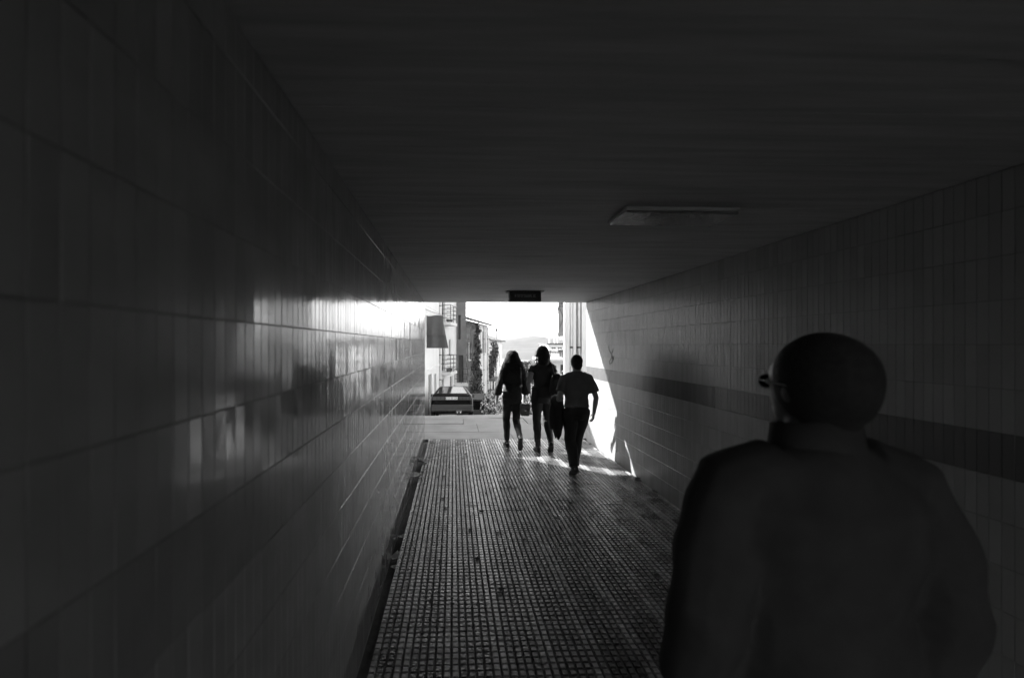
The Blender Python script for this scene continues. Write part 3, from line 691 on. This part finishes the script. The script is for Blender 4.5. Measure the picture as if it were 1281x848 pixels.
def hand(mb, wrist, d, inward, curl=.5):
    w = Vector(wrist); d = Vector(d).normalized(); i = Vector(inward); i = (i-d*i.dot(d)).normalized(); f = i.cross(d).normalized()   # i: palm side, f: across the knuckles
    if f.y < 0: f = -f
    kn = w+d*.088
    mb.tube([(*(w-d*.01), .026, .021), (*(w+d*.03), .034, .018), (*(w+d*.065), .040, .017), (*kn, .036, .014)], 10, side=f)
    for k, (o, ln) in enumerate(((-.029, .062), (-.010, .072), (.010, .078), (.029, .070))):
        b = kn+f*o-d*.012; p = [b]; a = 0.15
        for j in range(3): a += curl*(.35+.25*j); p.append(p[-1]+(d*math.cos(a)+i*math.sin(a))*ln*(.42-.06*j))
        mb.tube([(*q, r) for q, r in zip(p, (.0095, .009, .0085, .006))], 8, side=f)
    b = w+d*.025+f*.028; t1 = b+(f*.6+d*.7+i*.3).normalized()*.042; t2 = t1+(f*.1+d*.9+i*.45).normalized()*.034
    mb.tube([(*b, .013), (*t1, .011), (*t2, .0075)], 8)
def foot_mat(ank, pitch, yaw=0): return Matrix.Translation(ank) @ Matrix.Rotation(yaw, 4, 'Z') @ Matrix.Rotation(-math.radians(pitch), 4, 'X')
def person(label, loc, rz, k, P, group=None):
    root = tag(put('person', None, None, loc, None, (0, 0, rz)), label, 'person', group)
    sh, hw, fem = P.get('sh', .175), P.get('hip', .165), P.get('fem', 0)
    K = Matrix.Scale(k, 4); lean = P.get('lean', 0.0)
    HM = Matrix.Translation((0, .02+lean, 1.50)) @ Matrix.Rotation(math.radians(P.get('head_yaw', 0)), 4, 'Z') @ Matrix.Rotation(math.radians(P.get('head_pitch', 0)), 4, 'X') @ Matrix.Translation((0, -.02, -1.50))
    b = MB()
    tor = [(0,0,.82,hw*.72,.085),(0,-.01,.90,hw,.115),(0,0,1.0,hw*.9,.10),(0,.005,1.09,hw*(.74 if fem else .84),.088),(0,lean*.6,1.22,sh*.80,.105),(0,lean*.9,1.33,sh*.92,.10),(0,lean,1.41,sh*.72,.075),(0,lean,1.45,.062,.058),(0,lean+.012,1.52,.050,.052),(0,lean+.02,1.56,.05,.05)]
    b.tube(tor, 20)
    def H(p): return HM @ Vector(p)
    R3 = HM.to_3x3()
    b.ball(H((0,.012,1.605)), (.074,.095,.098), 20, 14, R3); b.ball(H((0,.030,1.575)), (.064,.078,.080), 18, 12, R3)
    b.ball(H((0,.055,1.528)), (.044,.050,.034), 14, 10, R3); b.ball(H((0,.088,1.508)), (.024,.018,.016), 10, 8, R3)
    b.tube([(*H((0,.100,1.612)), .008), (*H((0,.112,1.585)), .011), (*H((0,.119,1.566)), .014), (*H((0,.098,1.555)), .012)], 10)
    b.ball(H((0,.100,1.535)), (.024,.010,.010), 10, 8, R3); b.ball(H((0,.094,1.628)), (.050,.014,.012), 12, 8, R3)
    for s in (-1, 1):
        b.ball(H((s*.074,.004,1.585)), (.009,.019,.030), 10, 8, R3)
    limbs = {}
    for s, nm in ((-1, 'l'), (1, 'r')):
        S_ = (s*(sh-.015), lean, 1.365); E_, Wr = P[nm+'e'], P[nm+'w']; limbs[nm+'a'] = (S_, E_, Wr)
        b.tube([(s*sh*.45,lean,1.40,.055),(*S_,.054),(*mid(S_,E_,.35),.047),(*mid(S_,E_,.8),.040),(*E_,.037),(*mid(E_,Wr,.3),.038),(*mid(E_,Wr,.75),.029),(*Wr,.025)], 12)
        b.ball(S_, .050); b.ball(E_, .038)
        hand(b, Wr, Vector(Wr)-Vector(E_), P.get(nm+'in', (-s, .25, 0)), P.get('curl', .5))
        Hp = (s*hw*.52, 0, .88); Kn, An = P[nm+'k'], P[nm+'f']; limbs[nm+'l'] = (Hp, Kn, An)
        b.tube([(Hp[0],0,.92,.085),(*Hp,.088),(*mid(Hp,Kn,.35),.080),(*mid(Hp,Kn,.8),.060),(*Kn,.054),(*mid(Kn,An,.3),.055),(*mid(Kn,An,.7),.040),(*An,.034)], 14)
        b.ball(Kn, .055)
        F = foot_mat(An, P.get(nm+'p', 0), P.get(nm+'y', -s*.08))
        b.tube([(*(F @ Vector(p[:3])), p[3], p[4]) for p in ((0,-.055,-.045,.026,.03),(0,-.02,-.035,.032,.042),(0,.06,-.045,.036,.033),(0,.13,-.058,.040,.022),(0,.175,-.064,.030,.014))], 12)
    me = remesh(b, P.get('vox', .0065), 5, [P.get('skin', M_skin)], 'body'); me.transform(K); put('body', me, root)
    def cloth(name, mb, m, vox=.010, it=4, noise=.004, parent=root):
        me = remesh(mb, vox, it, [m], name, noise); me.transform(K); return put(name, me, parent)
    # trousers
    tz = P.get('tr_r', .014); mb = MB()
    mb.tube([(0,0,.80,hw*.75,.10),(0,-.012,.88,hw+tz,.128),(0,0,P.get('waist',1.02),hw*.92+.012,.112)], 20)
    for nm in 'lr':
        Hp, Kn, An = limbs[nm+'l']; fl_ = P.get('flare', .0); F = P.get('ank', .93)
        mb.tube([(Hp[0],0,.93,.085+tz),(*Hp,.090+tz),(*mid(Hp,Kn,.35),.082+tz),(*mid(Hp,Kn,.8),.063+tz),(*Kn,.058+tz),(*mid(Kn,An,.3),.058+tz+fl_*.3),(*mid(Kn,An,.7),.044+tz+fl_*.7),(*mid(Kn,An,F),.040+tz+fl_)], 14); mb.ball(Kn, .058+tz)
    cloth('trousers', mb, P['trm'])
    # top
    so_, sl_ = P.get('top_r', .016), P.get('sleeve', .4); hem = P.get('hem', .93); mb = MB()
    top = [q for q in tor if hem < q[2] < 1.40]; mb.tube([(0,-.005,hem,hw*.95+so_*1.3,.118+so_)]+[(q[0],q[1],q[2],q[3]+so_,q[4]+so_) for q in top]+[(0,lean,1.425,sh*.62+so_*.7,.075+so_*.6),(0,lean,1.462,.070+so_*.4,.066+so_*.4)], 20)
    for s, nm in ((-1,'l'),(1,'r')):
        S_, E_, Wr = limbs[nm+'a']; c = [(s*sh*.40,lean,1.398,.066+so_*.5),(S_[0]*.95,S_[1],S_[2]-.004,.057+so_*.6),(*mid(S_,E_,.35),.050+so_*.8)]
        full = [(.6,.046),(.8,.044),(1.0,.044)]
        for t, r in full:
            if t <= sl_ or sl_ > 1: c.append((*mid(S_,E_,t), r+so_))
        if sl_ <= 1: c.append((*mid(S_,E_,sl_), .047+so_*1.05))
        else:
            for t, r in ((.3,.044),(.6,.040),(.9,.034)):
                if t <= sl_-1: c.append((*mid(E_,Wr,t), r+so_+P.get('puff',0)*t))
            mb.ball(E_, .044+so_)
        mb.tube(c, 12)
    tp = cloth(P.get('topname', 'shirt'), mb, P['topm'], noise=P.get('topn', .005))
    if P.get('collar'):
        mb = MB(); cz = P['collar']
        vv = []
        for j, (rx, ry, z) in enumerate(((.078,.070,1.435),(.072,.066,1.435+cz*.55),(.077,.072,1.435+cz),(.086,.080,1.435+cz*.98),(.094,.088,1.43+cz*.2))):
            vv += [K @ Vector((rx*math.cos(a), lean+.004+ry*math.sin(a)*1.02, z-.012*math.sin(a))) for a in [2*math.pi*i/28 for i in range(28)]]
        mb.add(vv, [(j*28+i, j*28+(i+1)%28, (j+1)*28+(i+1)%28, (j+1)*28+i) for j in range(4) for i in range(28)]); mb.build('collar', P['topm'], tp, smooth=True)
    mb = MB(); z = P.get('waist', 1.02)-.015; vv = []
    # shoes
    for nm, s in (('l',-1),('r',1)):
        An = limbs[nm+'l'][2]; F = foot_mat(An, P.get(nm+'p', 0), P.get(nm+'y', -s*.08)); mb = MB(); bt = P.get('boot', .02)
        mb.tube([(*(F @ Vector(p[:3])), p[3], p[4]) for p in ((0,-.070,-.042,.026,.034),(0,-.045,-.036,.036,.044),(0,.0,-.032,.039,.046),(0,.06,-.042,.042,.038),(0,.13,-.054,.045,.027),(0,.175,-.060,.036,.020),(0,.198,-.063,.018,.012))], 14)
        mb.tube([(*(F @ Vector((0,-.012,-.03))), .044), (*(F @ Vector((0,-.008,bt))), .042+.006)], 14)
        so2 = cloth('shoe', mb, M_leather, .007, 3, 0)
        ms = MB(); out = [(-.028,-.075),(.0,-.082),(.028,-.075),(.036,-.03),(.036,.03),(.046,.10),(.044,.15),(.030,.19),(.008,.206),(-.018,.20),(-.040,.16),(-.045,.10),(-.036,.03),(-.036,-.03)]
        n = len(out); ms.add([K @ (F @ Vector((x, y, zz))) for zz in (-.085, -.066) for x, y in out], [tuple(range(n-1,-1,-1)), tuple(range(n, 2*n))]+[(i, (i+1)%n, n+(i+1)%n, n+i) for i in range(n)])
        ms.build('sole', P.get('solem', M_sole), so2)
    # hair
    hr = P.get('hair', 'short'); mb = MB()
    def HH(p): return HM @ Vector(p)
    rr = random.Random(P.get('seed', 1))
    if hr == 'short':
        mb.ball(HH((0,-.006,1.620)), (.082,.104,.098), 20, 14, R3); mb.ball(HH((0,-.040,1.572)), (.072,.066,.076), 16, 10, R3)
        
        if P.get('nape'): mb.ball(HH((0,-.016,1.608)), (.085,.112,.116), 20, 14, R3); mb.ball(HH((0,-.030,1.525)), (.064,.052,.062), 16, 10, R3)
        me = remesh(mb, .007, 3, [P.get('hairm', M_hair)], 'hair', .0025); st_ = MB()
        for _ in range(P.get('short_n', 500)):
            v = Vector((rr.gauss(0,1), rr.gauss(0,1)-.35, abs(rr.gauss(0,1))-.35)).normalized(); p = HH((v.x*.077, -.002+v.y*.095-.01, 1.618+v.z*.09)); d = R3 @ (v*.35+Vector((rr.gauss(0,.3),rr.gauss(0,.3)-.6,-.8))); e = p+d.normalized()*.014
            st_.tube([(*p,.0016),(*e,.0004)], 3, False)
    else:
        low = P.get('hair_low', 1.15); wd_ = P.get('hair_w', .15); n = P.get('strands', 230); curl = hr == 'curly'
        mb.ball(HH((0,-.008,1.622)), (.088,.106,.100), 20, 14, R3)
        zs = [1.62-(1.62-low)*t for t in (0,.25,.5,.75,.93,1)]; ws = [.088,.092+.45*(wd_-.09),.09+.85*(wd_-.09),wd_,wd_*.85,wd_*.5]
        mb.tube([(0, -.045-.055*min(1,(1.62-z)/.2)+ (0.0 if z > 1.3 else .0), z, w_*.92, .072 if z > 1.4 else .055) for z, w_ in zip(zs, ws)], 20)
        me = remesh(mb, .008, 3, [M_hair], 'hair', .006 if curl else .003); st_ = MB()
        for _ in range(n):
            a = rr.uniform(-2.4, 2.4)-math.pi/2; z1 = low-rr.uniform(-.22, .05)
            x0, y0 = math.cos(a), math.sin(a); t1 = rr.random(); pts = []; ph = rr.uniform(0, 6.28); fr = rr.uniform(28, 44); ar = (.017 if curl else .003)*rr.uniform(.6, 1.4)
            top_ = 1.722-.05*rr.random(); N = 26
            for j in range(N):
                u = j/(N-1); z = top_+(z1-top_)*u
                w_ = np.interp(z, zs[::-1], ws[::-1])*rr.uniform(.97, 1.05) if z < 1.62 else .088*math.sqrt(max(0.05, 1-((z-1.62)/.105)**2))
                yy = (.105*(1 if z < 1.62 else math.sqrt(max(.05, 1-((z-1.62)/.105)**2))) if z > 1.5 else .07)*(y0)-.04*min(1, max(0,(1.62-z)/.2))-.02
                if y0 > 0: yy = min(yy, .055)
                fl_ = (P.get('flip', 0)*max(0, u-.7)**1.3*(1 if x0 < 0 else .3)*rr.uniform(.7,1.3)) if not curl else .02*u*rr.random()
                pts.append((x0*w_*(1.02)+math.copysign(fl_, x0)+ar*math.cos(fr*u+ph), yy+ar*math.sin(fr*u+ph)-(.01 if curl else 0), z+.4*fl_, (.0042 if curl else .003)*(1-.75*u*u)))
            st_.tube([(*HH(p[:3]), p[3]) if p[2] > 1.45 else p for p in pts], 4, False)
    bm_ = bmesh.new(); bm_.from_mesh(me); o2 = st_.mesh('s'); o2.polygons.foreach_set('use_smooth', [True]*len(o2.polygons)); bm_.from_mesh(o2); bm_.to_mesh(me); bm_.free()
    me.transform(K); put('hair', me, root)
    for s in (-1, 1):
        MB().ball(K @ HH((s*.031, .094, 1.600)), (.012*k, .010*k, .009*k), 10, 8).build('eye', M_trim, root, smooth=True)
    return root, HM, K

w1, _, K1 = person('woman with long curly hair, dark blouse and slim trousers walking out', (1.00, 6.95, 0), .02, .957, dict(fem=1, sh=.165, hip=.165,
    le=(-.245,-.07,1.10), lw=(-.27,.02,.86), re=(.24,-.07,1.10), rw=(.235,.09,.89), lin=(.9,.3,0), rin=(-.9,.3,0),
    lk=(-.085,.10,.475), lf=(-.075,.09,.085), lp=4, rk=(.085,.06,.47), rf=(.095,-.27,.225), rp=62,
    trm=M_cloth, topm=M_cloth2, topname='blouse', sleeve=1.6, puff=.03, top_r=.020, hem=.98, waist=1.04, tr_r=.008, hair='curly', hair_low=1.12, hair_w=.205, strands=520, seed=3))
w2, _, K2 = person('woman with shoulder length hair, dark top and ankle boots walking out', (1.475, 6.74, 0), -.02, 1.005, dict(fem=1, sh=.175, hip=.175,
    le=(-.245,-.07,1.12), lw=(-.20,.12,.98), re=(.25,-.05,1.12), rw=(.235,.10,.93), lin=(.6,.6,0),
    lk=(-.085,.05,.475), lf=(-.082,-.03,.088), lp=6, rk=(.095,.09,.48), rf=(.105,-.15,.155), rp=36,
    trm=M_cloth, topm=M_cloth2, topname='top', sleeve=.35, top_r=.014, hem=.99, waist=1.05, tr_r=.010, boot=.10, hair='bob', hair_low=1.40, hair_w=.105, flip=.16, strands=260, seed=5, ank=.84))
mn, _, K3 = person('man with short hair in a short sleeved grey shirt and dark trousers', (1.665, 5.50, 0), .03, .942, dict(sh=.205, hip=.165,
    le=(-.265,-.06,1.12), lw=(-.235,.16,.98), re=(.275,-.03,1.10), rw=(.275,.06,.86), rin=(-1,.2,0),
    lk=(-.075,.06,.48), lf=(-.062,-.10,.135), lp=26, rk=(.065,.16,.49), rf=(.045,.26,.085), rp=0,
    trm=M_cloth, topm=M_shirt, topname='shirt', sleeve=.72, top_r=.026, hem=.96, waist=1.0, tr_r=.022, flare=.012, ank=.98, collar=.035, hair='short', seed=8))
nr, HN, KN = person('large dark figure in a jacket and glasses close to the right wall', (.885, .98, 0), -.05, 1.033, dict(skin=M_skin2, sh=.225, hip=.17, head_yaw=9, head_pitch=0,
    le=(-.262,-.02,1.10), lw=(-.262,.05,.84), re=(.262,-.02,1.10), rw=(.262,.05,.84),
    lk=(-.10,.08,.48), lf=(-.10,.05,.085), rk=(.10,.0,.48), rf=(.10,-.12,.10), rp=10,
    trm=M_cloth, topm=M_coat, topname='jacket', sleeve=1.95, top_r=.042, hem=.86, waist=1.0, tr_r=.025, collar=.075, hair='short', nape=1, hairm=M_hair2, seed=9, topn=.006, short_n=300))
gm = MB()
def GP(p): return KN @ (HN @ Vector(p))
for s in (-1, 1):
    ring = [GP((s*.034+.026*math.cos(a), .101, 1.600+.019*math.sin(a))) for a in [2*math.pi*i/20 for i in range(21)]]
    gm.tube([(*p, .0014) for p in ring], 6, False); gm.tube([(*GP((s*.060,.099,1.604)), .0014), (*GP((s*.080,.05,1.603)), .0014), (*GP((s*.082,-.005,1.598)), .0014)], 6)
gm.tube([(*GP((-.009,.104,1.604)), .002), (*GP((.009,.104,1.604)), .002)], 6)
gl = gm.build('glasses', M_metal, nr)
for s in (-1, 1): MB().add([GP((s*.034+.024*math.cos(a), .102, 1.600+.017*math.sin(a))) for a in [2*math.pi*i/20 for i in range(20)]], [tuple(range(20))]).build('lens', M_glass, gl)
fp = at(705, 463, 13.4)
person('distant walker whose dark head shows past the shoulder of the grey shirted man', (fp.x, 13.4, gz(13.4)-.01), 0, (fp.z-gz(13.4))/1.70, dict(sh=.19, le=(-.25,-.05,1.1), lw=(-.24,.08,.88), re=(.25,0,1.1), rw=(.25,.1,.88),
    lk=(-.09,.07,.48), lf=(-.08,.08,.085), rk=(.09,.0,.48), rf=(.08,-.12,.12), rp=18, vox=.011, trm=M_cloth, topm=M_cloth2, sleeve=.7, hair='short', seed=11))
# bags and the carried jacket
sb = thing('shoulder_bag', 'small patterned leather bag hanging at the hip of the curly haired woman', 'bag', (1.205, 6.86, .555))
MB().chbox((-.085, -.045, 0), (.085, .045, .20), .028).build('pouch', M_bag, sb, smooth=False)
MB().chbox((-.088, -.052, .105), (.088, .050, .205), .02).build('flap', M_bag, sb); MB().chbox((-.014, -.060, .085), (.014, -.050, .125), .003).build('buckle', M_chrome, sb)
MB().tube([(-.06,.0,.20,.007),(-.075,-.09,.45,.006),(-.085,-.125,.62,.006),(-.09,-.09,.80,.006),(-.07,.03,.82,.006),(-.04,.13,.62,.006),(.0,.12,.4,.006),(.05,.03,.20,.007)], 6).build('strap', M_leather, sb)
tb = thing('tote_bag', 'big soft black bag slung from the right shoulder of the woman in boots', 'bag', (1.69, 6.62, .93))
mb = MB(); mb.tube([(0,0,-.03,.06,.05),(0.0,0,.02,.125,.085),(0,0,.14,.130,.085),(-.005,0,.26,.105,.06),(-.02,0,.34,.05,.03)], 20)
me = remesh(mb, .009, 4, [M_leather], 'sack', .007); put('sack', me, tb)
for dy in (-.03, .04): MB().tube([(-.05,dy,.28,.010),(-.075,dy+.03,.42,.009),(-.085,dy*.5+.09,.525,.009),(-.075,dy*.5+.17,.50,.009),(-.03,dy+.16,.30,.009)], 6).build('strap', M_leather, tb)
jk = thing('folded_jacket', 'dark jacket carried over the left arm of the grey shirted man', 'jacket', (1.425, 5.60, .50))
mb = MB(); vv = []; n = 26; prof = [(0,.035,.02),(.06,.062,.035),(.2,.078,.04),(.38,.085,.045),(.50,.080,.05),(.545,.055,.05),(.56,.02,.03)]
for (z, rx, ry) in prof: vv += [(rx*math.cos(a)*(1+.10*math.sin(5*a+z*9))+.02*math.sin(z*7), ry*2.0*math.sin(a)*(1+.12*math.sin(4*a+1)), z+(.05*math.sin(a*2+1) if z < .1 else 0)) for a in [2*math.pi*i/n for i in range(n)]]
mb.add(vv, [tuple(range(n-1,-1,-1)), tuple((len(prof)-1)*n+i for i in range(n))]+[(j*n+i, j*n+(i+1)%n, (j+1)*n+(i+1)%n, (j+1)*n+i) for j in range(len(prof)-1) for i in range(n)])
mb.build('folded_body', M_cloth, jk, smooth=True)
MB().tube([(-.055,-.03,.44,.04,.03),(-.085,-.04,.30,.042,.03),(-.075,-.04,.17,.038,.028),(-.07,-.035,.10,.03,.02)], 10).build('sleeve', M_cloth, jk, smooth=True)

# ------------------------------------------------------------------ fittings in the tunnel
es = thing('exit_sign_box', 'dark boxed sign with one faint line of lettering under the ceiling', 'sign')
p0, p1 = at(637, 364.5, 6.0), at(676, 377.5, 6.0)
MB().chbox((p0.x, 5.94, p1.z), (p1.x, 6.10, ZC-.012), .006).build('housing', M_plastic, es)
MB().box((p0.x-.04, 5.92, ZC-.011), (p1.x+.04, 6.12, ZC-.0005)).build('mounting_plate', M_iron, es)
fr_ = MB(); a, b, c, d = p0.x+.012, p1.x-.012, p1.z+.012, ZC-.028
for q in (((a,5.930,c),(b,5.939,c+.008)), ((a,5.930,d-.008),(b,5.939,d)), ((a,5.930,c+.008),(a+.008,5.939,d-.008)), ((b-.008,5.930,c+.008),(b,5.939,d-.008))): fr_.box(*q)
fr_.build('rim', M_iron, es)
x = p0.x+.075; zc = (p1.z+ZC)/2+.004; gl_ = MB(); r_ = random.Random(4)
while x < p1.x-.085:                                          # too small to read: letter-sized strokes
    w = r_.choice((.012, .016, .018))
    gl_.box((x, 5.936, zc-.018), (x+.004, 5.9395, zc+.018))
    if r_.random() < .7: gl_.box((x+.004, 5.936, zc+.013), (x+w, 5.9395, zc+.018))
    if r_.random() < .6: gl_.box((x+.004, 5.936, zc-.018), (x+w, 5.9395, zc-.013))
    if r_.random() < .5: gl_.box((x+w-.004, 5.936, zc-.012), (x+w, 5.9395, zc+.012))
    x += w+.006+(.012 if r_.random() < .14 else 0)
gl_.build('lettering', mat('faded_letters', .30, .6), es, kind='stuff')
cl = thing('ceiling_lamp', 'unlit shallow ceiling lamp with glossy dark cover reflecting the sunlit wall', 'lamp')
zl = 2.495; q = [onfloor(x, y, zl) for x, y in ((762,283),(779,265),(890,283))]
x0, x1, y0, y1 = q[0].x-.01, q[2].x, q[1].y, q[0].y
MB().chbox((x0, y0, zl+.012), (x1, y1, ZC-.001), .006).build('housing', M_conc, cl)
cm = MB().chbox((x0+.006, y0+.006, zl), (x1-.006, y1-.006, zl+.0115), .004)
cm.v = [(v[0], v[1], v[2]-(.012*(v[0]-x0)-.02*(v[1]-y0) if v[2] < zl+.006 else 0)) for v in cm.v]; cm.build('cover', M_cover, cl)
# scrawls on the right wall tiles
def scrawl(label_name, strokes, Ymap, m):
    mb = MB()
    for st_ in strokes:
        pts = []
        for (x, y) in st_:
            d = ray(x, y); k = (XR-.0015)/d.x; p = Vector((0,0,CAMZ))+d*k; pts.append(p)
        for p, q in zip(pts, pts[1:]):
            u = (q-p).normalized(); nrm = Vector((0, -u.z, u.y))*.008
            vs = [p-nrm, p+nrm, q+nrm, q-nrm]; mb.add([(XR-.0035, v.y, v.z) for v in vs]+[(XR-.0008, v.y, v.z) for v in vs], [(0,1,2,3),(0,4,5,1),(1,5,6,2),(2,6,7,3),(3,7,4,0)])
    return mb.build('scrawl', m, wr)
scrawl('', [[(761.3,433),(761.8,438),(764,441.5),(765.5,444),(765,448),(762,452),(763,455)], [(767,436),(766.3,440),(764.5,442)], [(768,445),(767,450),(765.5,453.5),(762.5,455.5)], [(765.2,444),(766.5,449),(765.5,453)]], None, M_scrawl)
M_faint = mat('faint_pencil', .38, .6, .1)
scrawl('', [[(744.5,438.5),(743.5,441),(745,443),(744,445.5)], [(754,445.5),(753,448),(754.5,449),(753.3,453)], [(754.5,455),(753.5,458)]], None, M_faint)
# litter
def leaf_obj(name, lab, cat, p, s, m, grp, curl=.3):
    mb = MB(); vv = []; n = 6
    for j in range(n+1):
        u = j/n; w = s*.45*math.sin(math.pi*min(.98, max(.05, u)))**.8
        for k in (-1, 0, 1): vv.append((w*k*(1+random.uniform(-.15,.15)), s*(u-.5), s*curl*((u-.5)**2*1.6+abs(k)*.25)+.002))
    fs = []
    for j in range(n):
        for k in range(2): a = j*3+k; fs.append((a, a+1, a+4, a+3))
    o = mb.add(vv, fs).build(name, m, None, p); o.rotation_euler = (random.gauss(0,.15), random.gauss(0,.15), random.uniform(0, 6.28)); tag(o, lab, cat, grp)
for (x, y, lab, s) in ((521, 581, 'pale crumpled scrap lying across the gutter near the tunnel mouth', .20), (516, 599, 'pale torn scrap in the gutter just inside the first scrap', .17), (497, 672, 'thin curled pale strip in the dark gutter', .09), (480, 697, 'bright rolled paper scrap in the gutter, deepest in the tunnel', .10), (487, 709, 'tiny pale chip at the paver edge beside the rolled scrap', .05)):
    p = onfloor(x, y, -.03); leaf_obj('paper_scrap', lab, 'litter', (max(p.x, XL+.02)+.02, p.y, .004 if x > 515 else -.035), s, M_paper, 'scraps in the gutter', .5)
for i in range(46):
    y = random.uniform(2.6, 7.2); x = -.45+random.random()**1.6*2.7
    leaf_obj('dry_leaf', 'dry dark leaf scattered on the tunnel pavers', 'leaf', (x, y, .001), random.uniform(.025, .06), M_dry, 'dry leaves on the pavers')
for (x, y) in ((803,599),(798,602),(808,601),(820,616),(757,563),(747,556)):
    p = onfloor(x, y); leaf_obj('dry_leaf', 'dry dark leaf blown against the foot of the right wall', 'leaf', (min(p.x, XR-.05), p.y, .002), random.uniform(.05, .10), M_dry, 'dry leaves along the right wall')
